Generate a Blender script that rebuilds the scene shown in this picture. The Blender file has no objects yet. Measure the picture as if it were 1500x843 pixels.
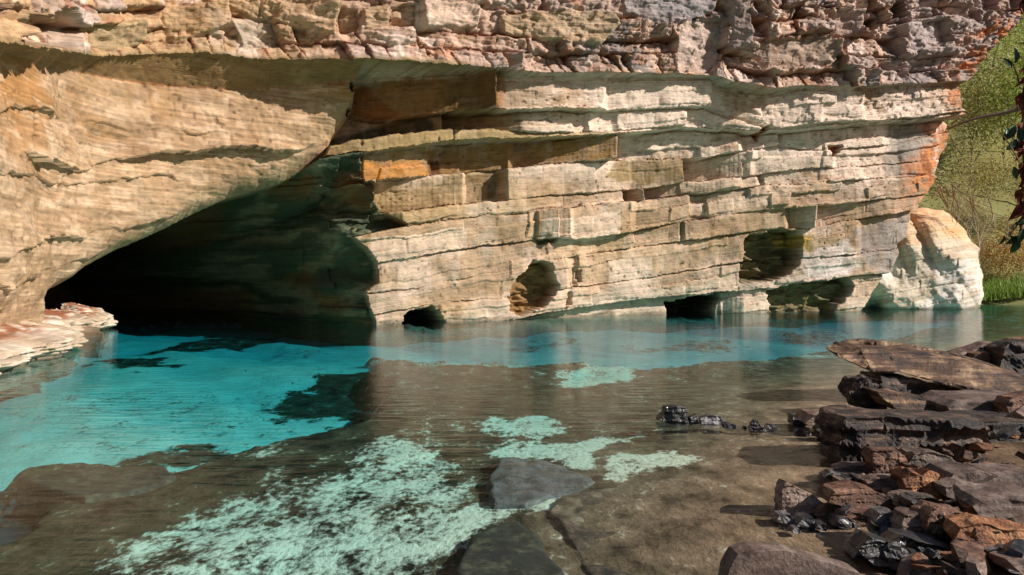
import bpy, bmesh, math, random
import numpy as np
from mathutils import Vector, Matrix, noise as mnoise

R = math.radians
scene = bpy.context.scene
COL = scene.collection

# ------------------------------------------------------------------ camera
CAM_H, FPX, HORIZON, IMW, IMH = 1.8, 1100.0, 400.0, 1500.0, 843.0
cam_data = bpy.data.cameras.new('camera')
cam = bpy.data.objects.new('camera', cam_data)
COL.objects.link(cam)
cam.location = (0, 0, CAM_H)
PITCH = math.atan((IMH / 2 - HORIZON) / FPX)
cam.rotation_euler = (R(90) - PITCH, 0, 0)
cam_data.sensor_width = 36.0
cam_data.lens = 36.0 * FPX / IMW
cam_data.clip_start, cam_data.clip_end = 0.05, 600
scene.camera = cam

# ------------------------------------------------------------------ light
SUN_EL, SUN_AZ = 31.0, 75.0          # azimuth: from straight behind the camera towards the right
world = bpy.data.worlds.new('World')
scene.world = world
world.use_nodes = True
wn = world.node_tree.nodes
bg = wn['Background']
sky = wn.new('ShaderNodeTexSky')
sky.sky_type = 'NISHITA'
sky.sun_disc = False
sky.sun_elevation = R(SUN_EL)
sky.sun_rotation = R(180 - SUN_AZ)
world.node_tree.links.new(sky.outputs[0], bg.inputs[0])
bg.inputs[1].default_value = 0.05
sun_dir = Vector((math.sin(R(SUN_AZ)) * math.cos(R(SUN_EL)), -math.cos(R(SUN_AZ)) * math.cos(R(SUN_EL)), math.sin(R(SUN_EL))))
sl = bpy.data.lights.new('sun', 'SUN')
sl.energy = 5.0
sl.angle = R(0.6)
sl.color = (1.0, 0.92, 0.83)
sun = bpy.data.objects.new('sun', sl)
COL.objects.link(sun)
sun.rotation_euler = sun_dir.to_track_quat('Z', 'Y').to_euler()
sun.location = (12, -10, 20)
scene.view_settings.view_transform = 'Standard'
scene.view_settings.look = 'None'
scene.view_settings.gamma = 1.0
scene.view_settings.exposure = 0.45
scene.view_settings.use_curve_mapping = False
try:
    scene.cycles.max_bounces = 8
    scene.cycles.transparent_max_bounces = 12
    scene.cycles.caustics_reflective = False
    scene.cycles.caustics_refractive = False
    scene.cycles.use_denoising = True
    scene.cycles.sample_clamp_indirect = 6.0
except Exception:
    pass

# ------------------------------------------------------------------ helpers
CP, SP = math.cos(PITCH), math.sin(PITCH)


def ray(px, py):
    """direction of a photograph pixel, scaled so that y = 1"""
    a, b = (px - IMW / 2) / FPX, (IMH / 2 - py) / FPX
    y = CP + b * SP
    return a / y, (b * CP - SP) / y


def on_plane(px, py, z):
    tx, tz = ray(px, py)
    D = (z - CAM_H) / tz
    return tx * D, D


def at_depth(px, py, D):
    tx, tz = ray(px, py)
    return tx * D, CAM_H + tz * D


def sstep(a, b, x):
    t = np.clip((x - a) / (b - a), 0, 1)
    return t * t * (3 - 2 * t)


def vnoise(x, y, seed=0):
    tab = _tabs.get(seed)
    if tab is None:
        tab = _tabs[seed] = np.random.RandomState(seed + 11).rand(256, 256)
    xi, yi = np.floor(x), np.floor(y)
    fx, fy = x - xi, y - yi
    xi, yi = xi.astype(np.int64) & 255, yi.astype(np.int64) & 255
    fx, fy = fx * fx * (3 - 2 * fx), fy * fy * (3 - 2 * fy)
    x1, y1 = (xi + 1) & 255, (yi + 1) & 255
    a = tab[xi, yi] * (1 - fx) + tab[x1, yi] * fx
    b = tab[xi, y1] * (1 - fx) + tab[x1, y1] * fx
    return (a * (1 - fy) + b * fy) * 2 - 1


_tabs = {}


def fbm(x, y, octaves=4, seed=0, gain=0.5):
    s, a = 0, 1.0
    for o in range(octaves):
        s = s + a * vnoise(x * 2 ** o + 17.3 * o, y * 2 ** o + 5.1 * o, seed + o)
        a *= gain
    return s


def hash2(i, j, k=0):
    v = np.sin(i * 127.1 + j * 311.7 + k * 74.7 + 3.3) * 43758.5453
    return v - np.floor(v)


def blocks(u, b, tlo, thi, llo, lhi, seed):
    """cut a bedded face into sub-beds and jointed blocks; returns ids, local coordinates, edge distance"""
    rs = np.random.RandomState(seed)
    lo, hi = b.min() - 1, b.max() + 1
    edges = [lo]
    while edges[-1] < hi:
        edges.append(edges[-1] + rs.uniform(tlo, thi))
    edges = np.array(edges)
    j = np.clip(np.searchsorted(edges, b) - 1, 0, len(edges) - 2)
    L = rs.uniform(llo, lhi, len(edges))
    off = rs.uniform(0, 50, len(edges))
    uu = (u + off[j]) / L[j]
    uu = uu + 0.32 * np.sin(uu * 2.1 + off[j]) 
    i = np.floor(uu)
    fu = uu - i
    th = edges[j + 1] - edges[j]
    fb = (b - edges[j]) / th
    e = np.minimum(np.minimum(fu, 1 - fu) * L[j], np.minimum(fb, 1 - fb) * th)
    return i, j, fu, fb, e


def poly_mask(px, py, poly):
    inside = np.zeros(px.shape, bool)
    n = len(poly)
    for k in range(n):
        x0, y0 = poly[k]
        x1, y1 = poly[(k + 1) % n]
        if y0 == y1:
            continue
        c = ((y0 > py) != (y1 > py)) & (px < (x1 - x0) * (py - y0) / (y1 - y0) + x0)
        inside ^= c
    return inside


def poly_dist(px, py, pts, closed=True):
    d = np.full(px.shape, 1e9)
    n = len(pts)
    for k in range(n if closed else n - 1):
        x0, y0 = pts[k]
        x1, y1 = pts[(k + 1) % n]
        dx, dy = x1 - x0, y1 - y0
        L = dx * dx + dy * dy + 1e-12
        t = np.clip(((px - x0) * dx + (py - y0) * dy) / L, 0, 1)
        d = np.minimum(d, (px - x0 - t * dx) ** 2 + (py - y0 - t * dy) ** 2)
    return np.sqrt(d)


def sdf(px, py, poly):
    d = poly_dist(px, py, poly)
    return np.where(poly_mask(px, py, poly), d, -d)


def tag(o, label=None, cat=None, group=None, kind=None):
    if label:
        o['label'] = label
    if cat:
        o['category'] = cat
    if group:
        o['group'] = group
    if kind:
        o['kind'] = kind
    return o


def link(name, me, mat, parent=None, loc=(0, 0, 0)):
    o = bpy.data.objects.new(name, me)
    COL.objects.link(o)
    o.location = loc
    if parent is not None:
        o.parent = parent
    if mat is not None and len(me.materials) == 0:
        me.materials.append(mat)
    return o


def np_mesh(name, co, quads, uv=None, cols=None, smooth=False):
    """mesh from numpy arrays; quads (n,4) of vertex indices; attributes per vertex"""
    me = bpy.data.meshes.new(name)
    nv, nf = len(co), len(quads)
    k = quads.shape[1]
    me.vertices.add(nv)
    me.vertices.foreach_set('co', np.ascontiguousarray(co, np.float32).ravel())
    me.loops.add(nf * k)
    me.loops.foreach_set('vertex_index', np.ascontiguousarray(quads, np.int32).ravel())
    me.polygons.add(nf)
    me.polygons.foreach_set('loop_start', np.arange(nf, dtype=np.int32) * k)
    if smooth:
        me.polygons.foreach_set('use_smooth', np.ones(nf, bool))
    me.update(calc_edges=True)
    if uv is not None:
        l = me.uv_layers.new(name='UVMap')
        l.data.foreach_set('uv', np.ascontiguousarray(uv[quads.ravel()], np.float32).ravel())
    if cols is not None:
        for nm, c in cols.items():
            a = me.color_attributes.new(nm, 'FLOAT_COLOR', 'POINT')
            cc = np.ones((nv, 4), np.float32)
            cc[:, :c.shape[1]] = c
            a.data.foreach_set('color', cc.ravel())
    return me


def grid_quads(nu, nv):
    """quads of an (nv rows, nu cols) grid, row-major vertices"""
    i, j = np.meshgrid(np.arange(nu - 1), np.arange(nv - 1))
    a = (j * nu + i).ravel()
    return np.stack([a, a + 1, a + 1 + nu, a + nu], 1)


# ------------------------------------------------------------------ materials
def new_mat(name):
    m = bpy.data.materials.new(name)
    m.use_nodes = True
    nt = m.node_tree
    return m, nt, nt.nodes, nt.links, nt.nodes['Principled BSDF']


def N(nodes, kind, **kw):
    n = nodes.new(kind)
    for k, v in kw.items():
        if k.startswith('_'):
            setattr(n, k[1:], v)
        else:
            n.inputs[k.replace('9', ' ')].default_value = v
    return n


def cliff_material(name, bump=0.38):
    m, nt, nd, ln, bs = new_mat(name)
    col = N(nd, 'ShaderNodeAttribute', _attribute_name='Col')
    uv = N(nd, 'ShaderNodeUVMap', _uv_map='UVMap')
    mp = nd.new('ShaderNodeMapping')
    mp.inputs['Scale'].default_value = (0.55, 15, 1)
    ln.new(uv.outputs[0], mp.inputs[0])
    lam = N(nd, 'ShaderNodeTexNoise', Scale=1.0, Detail=7, Roughness=0.62)
    ln.new(mp.outputs[0], lam.inputs['Vector'])
    tc = nd.new('ShaderNodeTexCoord')
    fine = N(nd, 'ShaderNodeTexNoise', Scale=3.2, Detail=10, Roughness=0.7)
    ln.new(tc.outputs['Object'], fine.inputs['Vector'])
    # colour: lamination and mottling
    r1 = nd.new('ShaderNodeMapRange')
    r1.inputs[1].default_value, r1.inputs[2].default_value = 0.32, 0.66
    r1.inputs[3].default_value, r1.inputs[4].default_value = 0.78, 1.16
    ln.new(lam.outputs[0], r1.inputs[0])
    r2 = nd.new('ShaderNodeMapRange')
    r2.inputs[1].default_value, r2.inputs[2].default_value = 0.3, 0.68
    r2.inputs[3].default_value, r2.inputs[4].default_value = 0.74, 1.18
    ln.new(fine.outputs[0], r2.inputs[0])
    mul = N(nd, 'ShaderNodeMath', _operation='MULTIPLY')
    ln.new(r1.outputs[0], mul.inputs[0])
    ln.new(r2.outputs[0], mul.inputs[1])
    mx = N(nd, 'ShaderNodeVectorMath', _operation='SCALE')
    ln.new(col.outputs['Color'], mx.inputs[0])
    ln.new(mul.outputs[0], mx.inputs['Scale'])
    ln.new(mx.outputs[0], bs.inputs['Base Color'])
    bs.inputs['Roughness'].default_value = 0.82
    bs.inputs['Specular IOR Level'].default_value = 0.25
    add = N(nd, 'ShaderNodeMath', _operation='ADD')
    ln.new(lam.outputs[0], add.inputs[0])
    ln.new(fine.outputs[0], add.inputs[1])
    bp = N(nd, 'ShaderNodeBump', Strength=bump, Distance=0.09)
    ln.new(add.outputs[0], bp.inputs['Height'])
    ln.new(bp.outputs[0], bs.inputs['Normal'])
    return m


def rock_material(name, c1, c2, c3, rough=0.6, grain=(1.5, 1.5, 9), bump=0.8, wet=0.0):
    """loose rock: layered grain in object space, three tones"""
    m, nt, nd, ln, bs = new_mat(name)
    tc = nd.new('ShaderNodeTexCoord')
    oi = nd.new('ShaderNodeObjectInfo')
    ad = N(nd, 'ShaderNodeVectorMath', _operation='ADD')
    sc = N(nd, 'ShaderNodeVectorMath', _operation='SCALE')
    sc.inputs[0].default_value = (37, 19, 23)
    ln.new(oi.outputs['Random'], sc.inputs['Scale'])
    ln.new(tc.outputs['Object'], ad.inputs[0])
    ln.new(sc.outputs[0], ad.inputs[1])
    mp = nd.new('ShaderNodeMapping')
    mp.inputs['Scale'].default_value = grain
    ln.new(ad.outputs[0], mp.inputs[0])
    lam = N(nd, 'ShaderNodeTexNoise', Scale=1.6, Detail=6, Roughness=0.6)
    ln.new(mp.outputs[0], lam.inputs['Vector'])
    big = N(nd, 'ShaderNodeTexNoise', Scale=4.5, Detail=5, Roughness=0.6)
    ln.new(ad.outputs[0], big.inputs['Vector'])
    fine = N(nd, 'ShaderNodeTexNoise', Scale=38, Detail=5, Roughness=0.7)
    ln.new(ad.outputs[0], fine.inputs['Vector'])
    cr = nd.new('ShaderNodeValToRGB')
    e = cr.color_ramp.elements
    e[0].position, e[0].color = 0.40, (*c1, 1)
    e[1].position, e[1].color = 0.61, (*c3, 1)
    x = e.new(0.5)
    x.color = (*c2, 1)
    mixn = N(nd, 'ShaderNodeMath', _operation='MULTIPLY_ADD')
    mixn.inputs[1].default_value = 0.55
    ln.new(lam.outputs[0], mixn.inputs[0])
    half = N(nd, 'ShaderNodeMath', _operation='MULTIPLY')
    half.inputs[1].default_value = 0.45
    ln.new(big.outputs[0], half.inputs[0])
    ln.new(half.outputs[0], mixn.inputs[2])
    ln.new(mixn.outputs[0], cr.inputs[0])
    rr = nd.new('ShaderNodeMapRange')
    rr.inputs[1].default_value, rr.inputs[2].default_value = 0.3, 0.7
    rr.inputs[3].default_value, rr.inputs[4].default_value = 0.45, 1.4
    ln.new(fine.outputs[0], rr.inputs[0])
    mx = N(nd, 'ShaderNodeVectorMath', _operation='SCALE')
    ln.new(cr.outputs[0], mx.inputs[0])
    ln.new(rr.outputs[0], mx.inputs['Scale'])
    ln.new(mx.outputs[0], bs.inputs['Base Color'])
    bs.inputs['Roughness'].default_value = rough
    bs.inputs['Coat Weight'].default_value = wet
    bs.inputs['Coat Roughness'].default_value = 0.22
    add = N(nd, 'ShaderNodeMath', _operation='ADD')
    ln.new(lam.outputs[0], add.inputs[0])
    ln.new(fine.outputs[0], add.inputs[1])
    bp = N(nd, 'ShaderNodeBump', Strength=bump, Distance=0.035)
    ln.new(add.outputs[0], bp.inputs['Height'])
    ln.new(bp.outputs[0], bs.inputs['Normal'])
    return m


def plain_material(name, c1, c2, rough=0.7, scale=6.0, trans=0.0):
    m, nt, nd, ln, bs = new_mat(name)
    oi = nd.new('ShaderNodeObjectInfo')
    tc = nd.new('ShaderNodeTexCoord')
    nz = N(nd, 'ShaderNodeTexNoise', Scale=scale, Detail=4)
    ln.new(tc.outputs['Object'], nz.inputs['Vector'])
    av = N(nd, 'ShaderNodeMath', _operation='MULTIPLY_ADD')
    av.inputs[1].default_value = 0.5
    ln.new(oi.outputs['Random'], av.inputs[0])
    hv = N(nd, 'ShaderNodeMapRange')
    hv.inputs[1].default_value, hv.inputs[2].default_value = 0.3, 0.7
    hv.inputs[3].default_value, hv.inputs[4].default_value = 0.0, 0.5
    ln.new(nz.outputs[0], hv.inputs[0])
    ln.new(hv.outputs[0], av.inputs[2])
    mx = N(nd, 'ShaderNodeMix', _data_type='RGBA')
    mx.inputs[6].default_value = (*c1, 1)
    mx.inputs[7].default_value = (*c2, 1)
    ln.new(av.outputs[0], mx.inputs[0])
    ln.new(mx.outputs[2], bs.inputs['Base Color'])
    bs.inputs['Roughness'].default_value = rough
    if trans:
        bs.inputs['Subsurface Weight'].default_value = 0.0
        tr = nd.new('ShaderNodeBsdfTranslucent')
        ln.new(mx.outputs[2], tr.inputs[0])
        ms = N(nd, 'ShaderNodeMixShader')
        ms.inputs[0].default_value = trans
        ln.new(bs.outputs[0], ms.inputs[1])
        ln.new(tr.outputs[0], ms.inputs[2])
        ln.new(ms.outputs[0], nd['Material Output'].inputs[0])
    return m


CLIFF_MAT = cliff_material('bedded_rock')

# ================================================================== CLIFF
# plan of the wall: its foot on the water, from the left bank round the cave to the right end
PLAN = [(-6.6, 2), (-8.6, 9), (-10.6, 15.5), (-11.7, 21.0), (-9.0, 24.4), (-4.9, 26.4), (-0.3, 29), (7.2, 32.6), (16, 35.2), (23, 38.2), (33, 44), (42, 50)]


def catmull(P, step=0.02):
    P = [np.array(p, float) for p in P]
    P = [2 * P[0] - P[1]] + P + [2 * P[-1] - P[-2]]
    out = []
    for a, b, c, d in zip(P, P[1:], P[2:], P[3:]):
        t = np.linspace(0, 1, 200, endpoint=False)[:, None]
        out.append(0.5 * (2 * b + (c - a) * t + (2 * a - 5 * b + 4 * c - d) * t ** 2 + (3 * b - a - 3 * c + d) * t ** 3))
    q = np.concatenate(out)
    s = np.concatenate([[0], np.cumsum(np.hypot(*np.diff(q, axis=0).T))])
    S = np.arange(0, s[-1], step)
    return S, np.stack([np.interp(S, s, q[:, 0]), np.interp(S, s, q[:, 1])], 1)


CS, CPT = catmull(PLAN)
_t = np.gradient(CPT, axis=0)
_k = np.exp(-np.linspace(-2.5, 2.5, 161) ** 2)
_k /= _k.sum()
_t = np.stack([np.convolve(np.pad(_t[:, i], 80, mode='edge'), _k, 'valid') for i in (0, 1)], 1)
_t /= np.linalg.norm(_t, axis=1)[:, None]
CNR = np.stack([_t[:, 1], -_t[:, 0]], 1)


def to_wall(px, py, d=0.0):
    """photograph pixel -> (u along the wall, height) on the wall face standing d metres proud of the plan line"""
    tx, tz = ray(px, py)
    Q = CPT + d * CNR
    f = Q[:, 0] - tx * Q[:, 1]
    sc = np.where((f[:-1] <= 0) & (f[1:] > 0))[0]
    i = sc[-1] if len(sc) else int(np.argmin(np.abs(f)))
    D = Q[i, 1]
    return CS[i], CAM_H + tz * D


def lip_curve(pts, dk):
    """lip polyline in pixels + (px, d) keys -> arrays u, z and u, d"""
    ppx = [p[0] for p in pts]
    ppy = [p[1] for p in pts]
    dpx = [p[0] for p in dk]
    dv = [p[1] for p in dk]
    a = [to_wall(x, y, float(np.interp(x, dpx, dv))) for x, y in pts]
    b = [(to_wall(x, float(np.interp(x, ppx, ppy)), v)[0], v) for x, v in dk]
    a.sort()
    b.sort()
    return np.array(a).T, np.array(b).T


BEDS = [
    ('U', [(-200, 40), (-60, 60), (33, 67), (93, 77), (207, 82), (300, 80), (400, 88), (500, 90), (587, 90), (690, 100), (733, 103), (800, 107), (887, 107), (987, 109), (1040, 112), (1087, 122), (1133, 130), (1177, 127), (1267, 128), (1310, 125), (1345, 123), (1413, 121), (1500, 112)],
     [(-200, .5), (0, .6), (117, .5), (220, .75), (333, .95), (420, 1.15), (500, 1.35), (600, 1.55), (690, 1.5), (735, 1.6), (900, 2.0), (985, 1.95), (1040, 1.85), (1133, 2.4), (1180, 1.8), (1280, 1.75), (1420, 1.5), (1500, 1.4)]),
    ('A', [(470, 165), (517, 168), (560, 173), (620, 168), (727, 158), (763, 157), (880, 159), (910, 161), (1013, 158), (1040, 157), (1087, 176), (1150, 187), (1200, 179), (1253, 176), (1300, 176), (1370, 169), (1409, 163), (1500, 150)],
     [(470, -1.3), (517, -1.2), (600, -.3), (690, .75), (724, 1.1), (728, 1.55), (885, 1.6), (890, 1.25), (1035, 1.15), (1042, 1.6), (1264, 1.65), (1270, 1.35), (1290, 1.3), (1420, 1.3), (1500, 1.2)]),
    ('B', [(465, 224), (500, 216), (560, 205), (647, 193), (733, 191), (800, 195), (907, 191), (1000, 184), (1047, 186), (1090, 190), (1150, 192), (1253, 181), (1370, 174), (1409, 168), (1500, 156)],
     [(465, -1.9), (560, -1.5), (642, -1.0), (648, .0), (740, .5), (765, .9), (836, .95), (840, .8), (855, .8), (862, 1.0), (895, .9), (905, 1.05), (1000, .95), (1006, 1.25), (1090, 1.35), (1150, 1.2), (1420, 1.1), (1500, 1)]),
    ('L', [(465, 231), (500, 226), (560, 219), (647, 208), (733, 202), (800, 201), (907, 195), (1000, 187), (1047, 189), (1090, 192), (1150, 194), (1253, 183), (1370, 176), (1409, 170), (1500, 158)],
     [(465, -.5), (520, -.2), (647, .35), (740, .75), (836, .95), (905, 1.1), (1000, .95), (1090, 1.3), (1150, 1.1), (1420, 1.0), (1500, .9)]),
    ('C', [(530, 266), (560, 263), (660, 257), (733, 248), (837, 240), (900, 236), (905, 231), (960, 230), (1033, 230), (1067, 224), (1130, 216), (1200, 221), (1300, 214), (1400, 190), (1500, 170)],
     [(520, -1.1), (533, -.5), (627, -.35), (631, -.75), (700, -.55), (735, -.3), (745, -.1), (755, -.45), (890, -.25), (900, -.15), (905, .95), (1080, .9), (1086, .35), (1135, .4), (1140, .75), (1180, .7), (1186, .5), (1290, .45), (1310, .15), (1370, -.2), (1420, -.3), (1500, -.5)]),
    ('D1', [(545, 314), (600, 308), (683, 300), (767, 290), (850, 283), (943, 277), (1000, 267), (1107, 257), (1180, 247), (1260, 244), (1360, 236), (1420, 225)],
     [(540, -1.2), (552, .1), (678, .1), (683, -.55), (728, -.5), (745, .25), (870, .4), (925, .1), (996, -.65), (1001, .62), (1100, .66), (1107, .5), (1220, .6), (1225, .4), (1290, .3), (1420, .0)]),
    ('D', [(540, 335), (593, 332), (680, 320), (817, 307), (897, 297), (943, 293), (1060, 280), (1110, 273), (1180, 270), (1250, 264), (1360, 258)],
     [(530, -1.0), (565, -.2), (590, .18), (800, .3), (911, .2), (914, -.45), (941, -.45), (944, .5), (1060, .48), (1108, .42), (1112, .1), (1120, .3), (1180, .4), (1260, .5), (1266, .3), (1360, .2)]),
    ('E', [(510, 390), (553, 385), (650, 370), (733, 357), (815, 348), (843, 351), (926, 340), (940, 336), (1000, 325), (1088, 311), (1192, 302), (1250, 297), (1360, 285)],
     [(515, .1), (560, .25), (760, .3), (785, .2), (788, .35), (815, .35), (819, .65), (836, .65), (840, .5), (924, .5), (932, .25), (1008, .28), (1012, .08), (1030, .08), (1036, .25), (1085, .35), (1190, .4), (1300, .5), (1360, .3)]),
    ('F', [(530, 430), (617, 422), (700, 405), (760, 393), (813, 380), (860, 372), (928, 363), (1000, 353), (1060, 345), (1118, 337), (1154, 335), (1197, 334), (1237, 325), (1295, 316), (1360, 304)],
     [(530, .0), (560, .15), (815, .2), (845, .15), (875, .0), (920, -.1), (925, .2), (995, .25), (998, .1), (1004, .35), (1060, .35), (1085, .3), (1150, .2), (1157, -.2), (1190, -.25), (1196, .45), (1300, .4), (1360, .2)]),
    ('G', [(530, 464), (637, 445), (723, 437), (823, 423), (870, 417), (950, 407), (1083, 384), (1150, 380), (1260, 372), (1330, 362)],
     [(530, .0), (552, .15), (830, .25), (838, -.05), (846, .12), (900, .1), (1085, .15), (1180, .1), (1255, .25), (1262, -.1), (1300, .0), (1345, -.15)]),
    ('H', [(530, 480), (640, 476), (700, 474), (760, 467), (850, 450), (950, 437), (1067, 427), (1150, 422), (1253, 404), (1290, 402), (1330, 398)],
     [(530, .1), (740, .25), (820, .15), (1067, .1), (1150, .0), (1240, .15), (1290, .1), (1345, -.1)]),
]
PLINTH_D = [(530, .0), (760, -.1), (850, -.25), (1067, -.5), (1090, -.1), (1130, -.2), (1250, -.1), (1330, -.2)]

U0, U1 = to_wall(-150, 300)[0] - 1.0, to_wall(1500, 100, 1.5)[0] + 1.6
DU, DZ = 0.036, 0.032
ucol = np.arange(U0, U1, DU)
zrow = np.arange(-0.9, 16.4, DZ)
NU, NZ = len(ucol), len(zrow)
UU, ZZ = np.meshgrid(ucol, zrow)
zl, dl = [], []
for nm, pts, dk in BEDS:
    (a_u, a_z), (b_u, b_d) = lip_curve(pts, dk)
    z = np.interp(ucol, a_u, a_z)
    z = z + 0.035 * vnoise(ucol * 2.2, ucol * 0 + 3.1, 5) + 0.02 * vnoise(ucol * 9, ucol * 0 + 1.1, 6)
    zl.append(z)
    dl.append(np.interp(ucol, b_u, b_d))
for k in range(1, len(zl)):
    zl[k] = np.minimum(zl[k], zl[k - 1] - 0.02)
pd = np.array([(to_wall(x, 455)[0], v) for x, v in PLINTH_D]).T
dl.append(np.interp(ucol, pd[0], pd[1]))
zl = np.array(zl)
dl = np.array(dl)
NB = len(zl)
bed = (ZZ[None] < zl[:, None, :]).sum(0)                      # 0 = upper cliff ... NB = plinth
thick = np.array([4.5, 1.5, .8, .15, 1.2, 1.0, .6, 1.1, 1.1, 1.0, .9, 1.2])
Htop = np.concatenate([[0], -np.cumsum(thick[1:])])           # reference height of each bed's top
upper = np.concatenate([np.full((1, NU), 1.0) * 0 + zl[0] + 4.5, zl])
lower = np.concatenate([zl, zl[-1:] - 1.2])
cidx = np.arange(NU)[None, :].repeat(NZ, 0)
zt, zb_ = upper[bed, cidx], lower[bed, cidx]
vv = (ZZ - zb_) / np.maximum(zt - zb_, 0.02)
BB = Htop[bed] + (vv - 1) * thick[bed] + np.where(bed == 0, 4.5, 0)
BB = BB + 0.03 * vnoise(UU * 1.3, ZZ * 1.3, 8)
DD = dl[bed, cidx].copy()

# keep the pixel position of every grid point (on the face itself) for placing patches and stains
def px_of(u, z, d):
    i = np.clip((u / 0.02).astype(int), 0, len(CS) - 1)
    x = CPT[i, 0] + d * CNR[i, 0]
    y = CPT[i, 1] + d * CNR[i, 1]
    h = z - CAM_H
    dep = y * CP - h * SP
    return IMW / 2 + FPX * x / dep, IMH / 2 - FPX * (h * CP + y * SP) / dep


PX, PY = px_of(UU, ZZ, DD)

# ---- left mass, over the cave
ARCH = [(519, 165), (505, 185), (492, 200), (482, 222), (468, 232), (420, 262), (385, 275), (350, 286), (300, 311), (270, 328), (240, 345), (205, 363), (185, 376), (165, 392), (148, 412), (130, 426), (112, 437), (104, 447), (110, 462), (140, 470)]
MASS = [(-900, -100), (7, 60), (520, 60)] + ARCH + [(150, 700), (-900, 900)]
wm = lambda L, d=0.0: [to_wall(x, y, d) for x, y in L]
PX0, PY0 = px_of(UU, ZZ, UU * 0)
mass = poly_mask(PX0, PY0, MASS) & (bed > 0)
archw = wm(ARCH)
d_arch = poly_dist(UU, ZZ, archw, False)
dm = 0.12 * fbm(UU * 0.35, ZZ * 0.5, 3, 20) + 0.0


def step_line(pts, amp, fade=0.5):
    """rock above the line stands amp proud, thinning out upwards"""
    w = np.array(sorted(wm(pts))).T
    zz = np.interp(ucol, w[0], w[1])[None]
    ins = ((ucol > w[0].min()) & (ucol < w[0].max()))[None]
    a = np.minimum(1, np.minimum(ucol - w[0].min(), w[0].max() - ucol) / 1.2).clip(0)[None]
    wob = 0.12 * vnoise(UU * 1.1, UU * 0 + pts[0][1], 31) + 0.05 * vnoise(UU * 4, UU * 0 + pts[0][1], 33)
    h = ZZ - zz - wob
    return np.where(ins & (h > 0), amp * a * np.exp(-h / fade) * (.25 + .9 * sstep(-.5, .5, vnoise(UU * .55, UU * 0 + pts[0][1] * .37, 32))), 0)


dm += step_line([(-120, 165), (20, 160), (60, 163), (190, 192), (330, 196)], 0.14, .9)
dm += step_line([(20, 228), (60, 236), (107, 246), (187, 232), (300, 224), (433, 216), (468, 204)], 0.42, 1.1)
dm += step_line([(-60, 250), (100, 268), (200, 262), (300, 258)], .10, .5)
dm += step_line([(-60, 385), (0, 377), (46, 352), (107, 345), (196, 336), (267, 317), (300, 300)], 0.22, .6)
dm += step_line([(-40, 432), (60, 405), (130, 385), (190, 358)], 0.12, .4)
# scalloped hollows under the steps, rolled arch edge
dm += 0.07 * np.abs(vnoise(UU * 1.7 + ZZ * .6, ZZ * 2.2, 24)) + 0.035 * np.abs(vnoise(UU * 4.3 + ZZ, ZZ * 5, 25))
dm -= 1.1 * np.exp(-d_arch / 0.35) * (ZZ < 8)
dm -= 0.35 * sstep(2.4, .6, ZZ)
BACK = [(-200, 44), (-60, 66), (7, 80), (50, 97), (117, 108), (220, 125), (333, 132), (420, 129), (500, 122), (520, 119), (600, 108), (690, 101)]
bw = np.array(sorted(wm(BACK))).T
zback = np.interp(ucol, bw[0], bw[1])[None]
soff = np.clip((ZZ - zback) / np.maximum(zl[0][None] - zback, .05), 0, 1)
dm = dm * (1 - soff) + soff * dl[0][None]
soffit = mass & (soff > 0)
DD = np.where(mass, dm, DD)

# ---- cave
RIGHTB = [(470, 232), (500, 224), (532, 222), (536, 262), (548, 267), (550, 292), (568, 313), (596, 331), (517, 348), (537, 363), (552, 387), (554, 413), (537, 427), (541, 450), (549, 470), (549, 540)]
CAVE = ARCH[3:] + [(150, 540)] + RIGHTB[::-1]
cave = poly_mask(PX0, PY0, CAVE) & ~mass & (bed > 0)
d_right = poly_dist(UU, ZZ, wm(RIGHTB), False)
dc = -(0.35 + 0.7 * d_right + 0.55 * d_right ** 2)
dc += 0.16 * fbm(UU * .9, BB * 2.5, 4, 40)
ib, jb, fu, fb, eb = blocks(UU, BB, .25, .6, 1.2, 3.0, 44)
dc += (hash2(ib, jb) - .5) * .5 * np.exp(-d_right * .4)
dc = np.maximum(dc, -20)
DD = np.where(cave, dc, DD)

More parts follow.
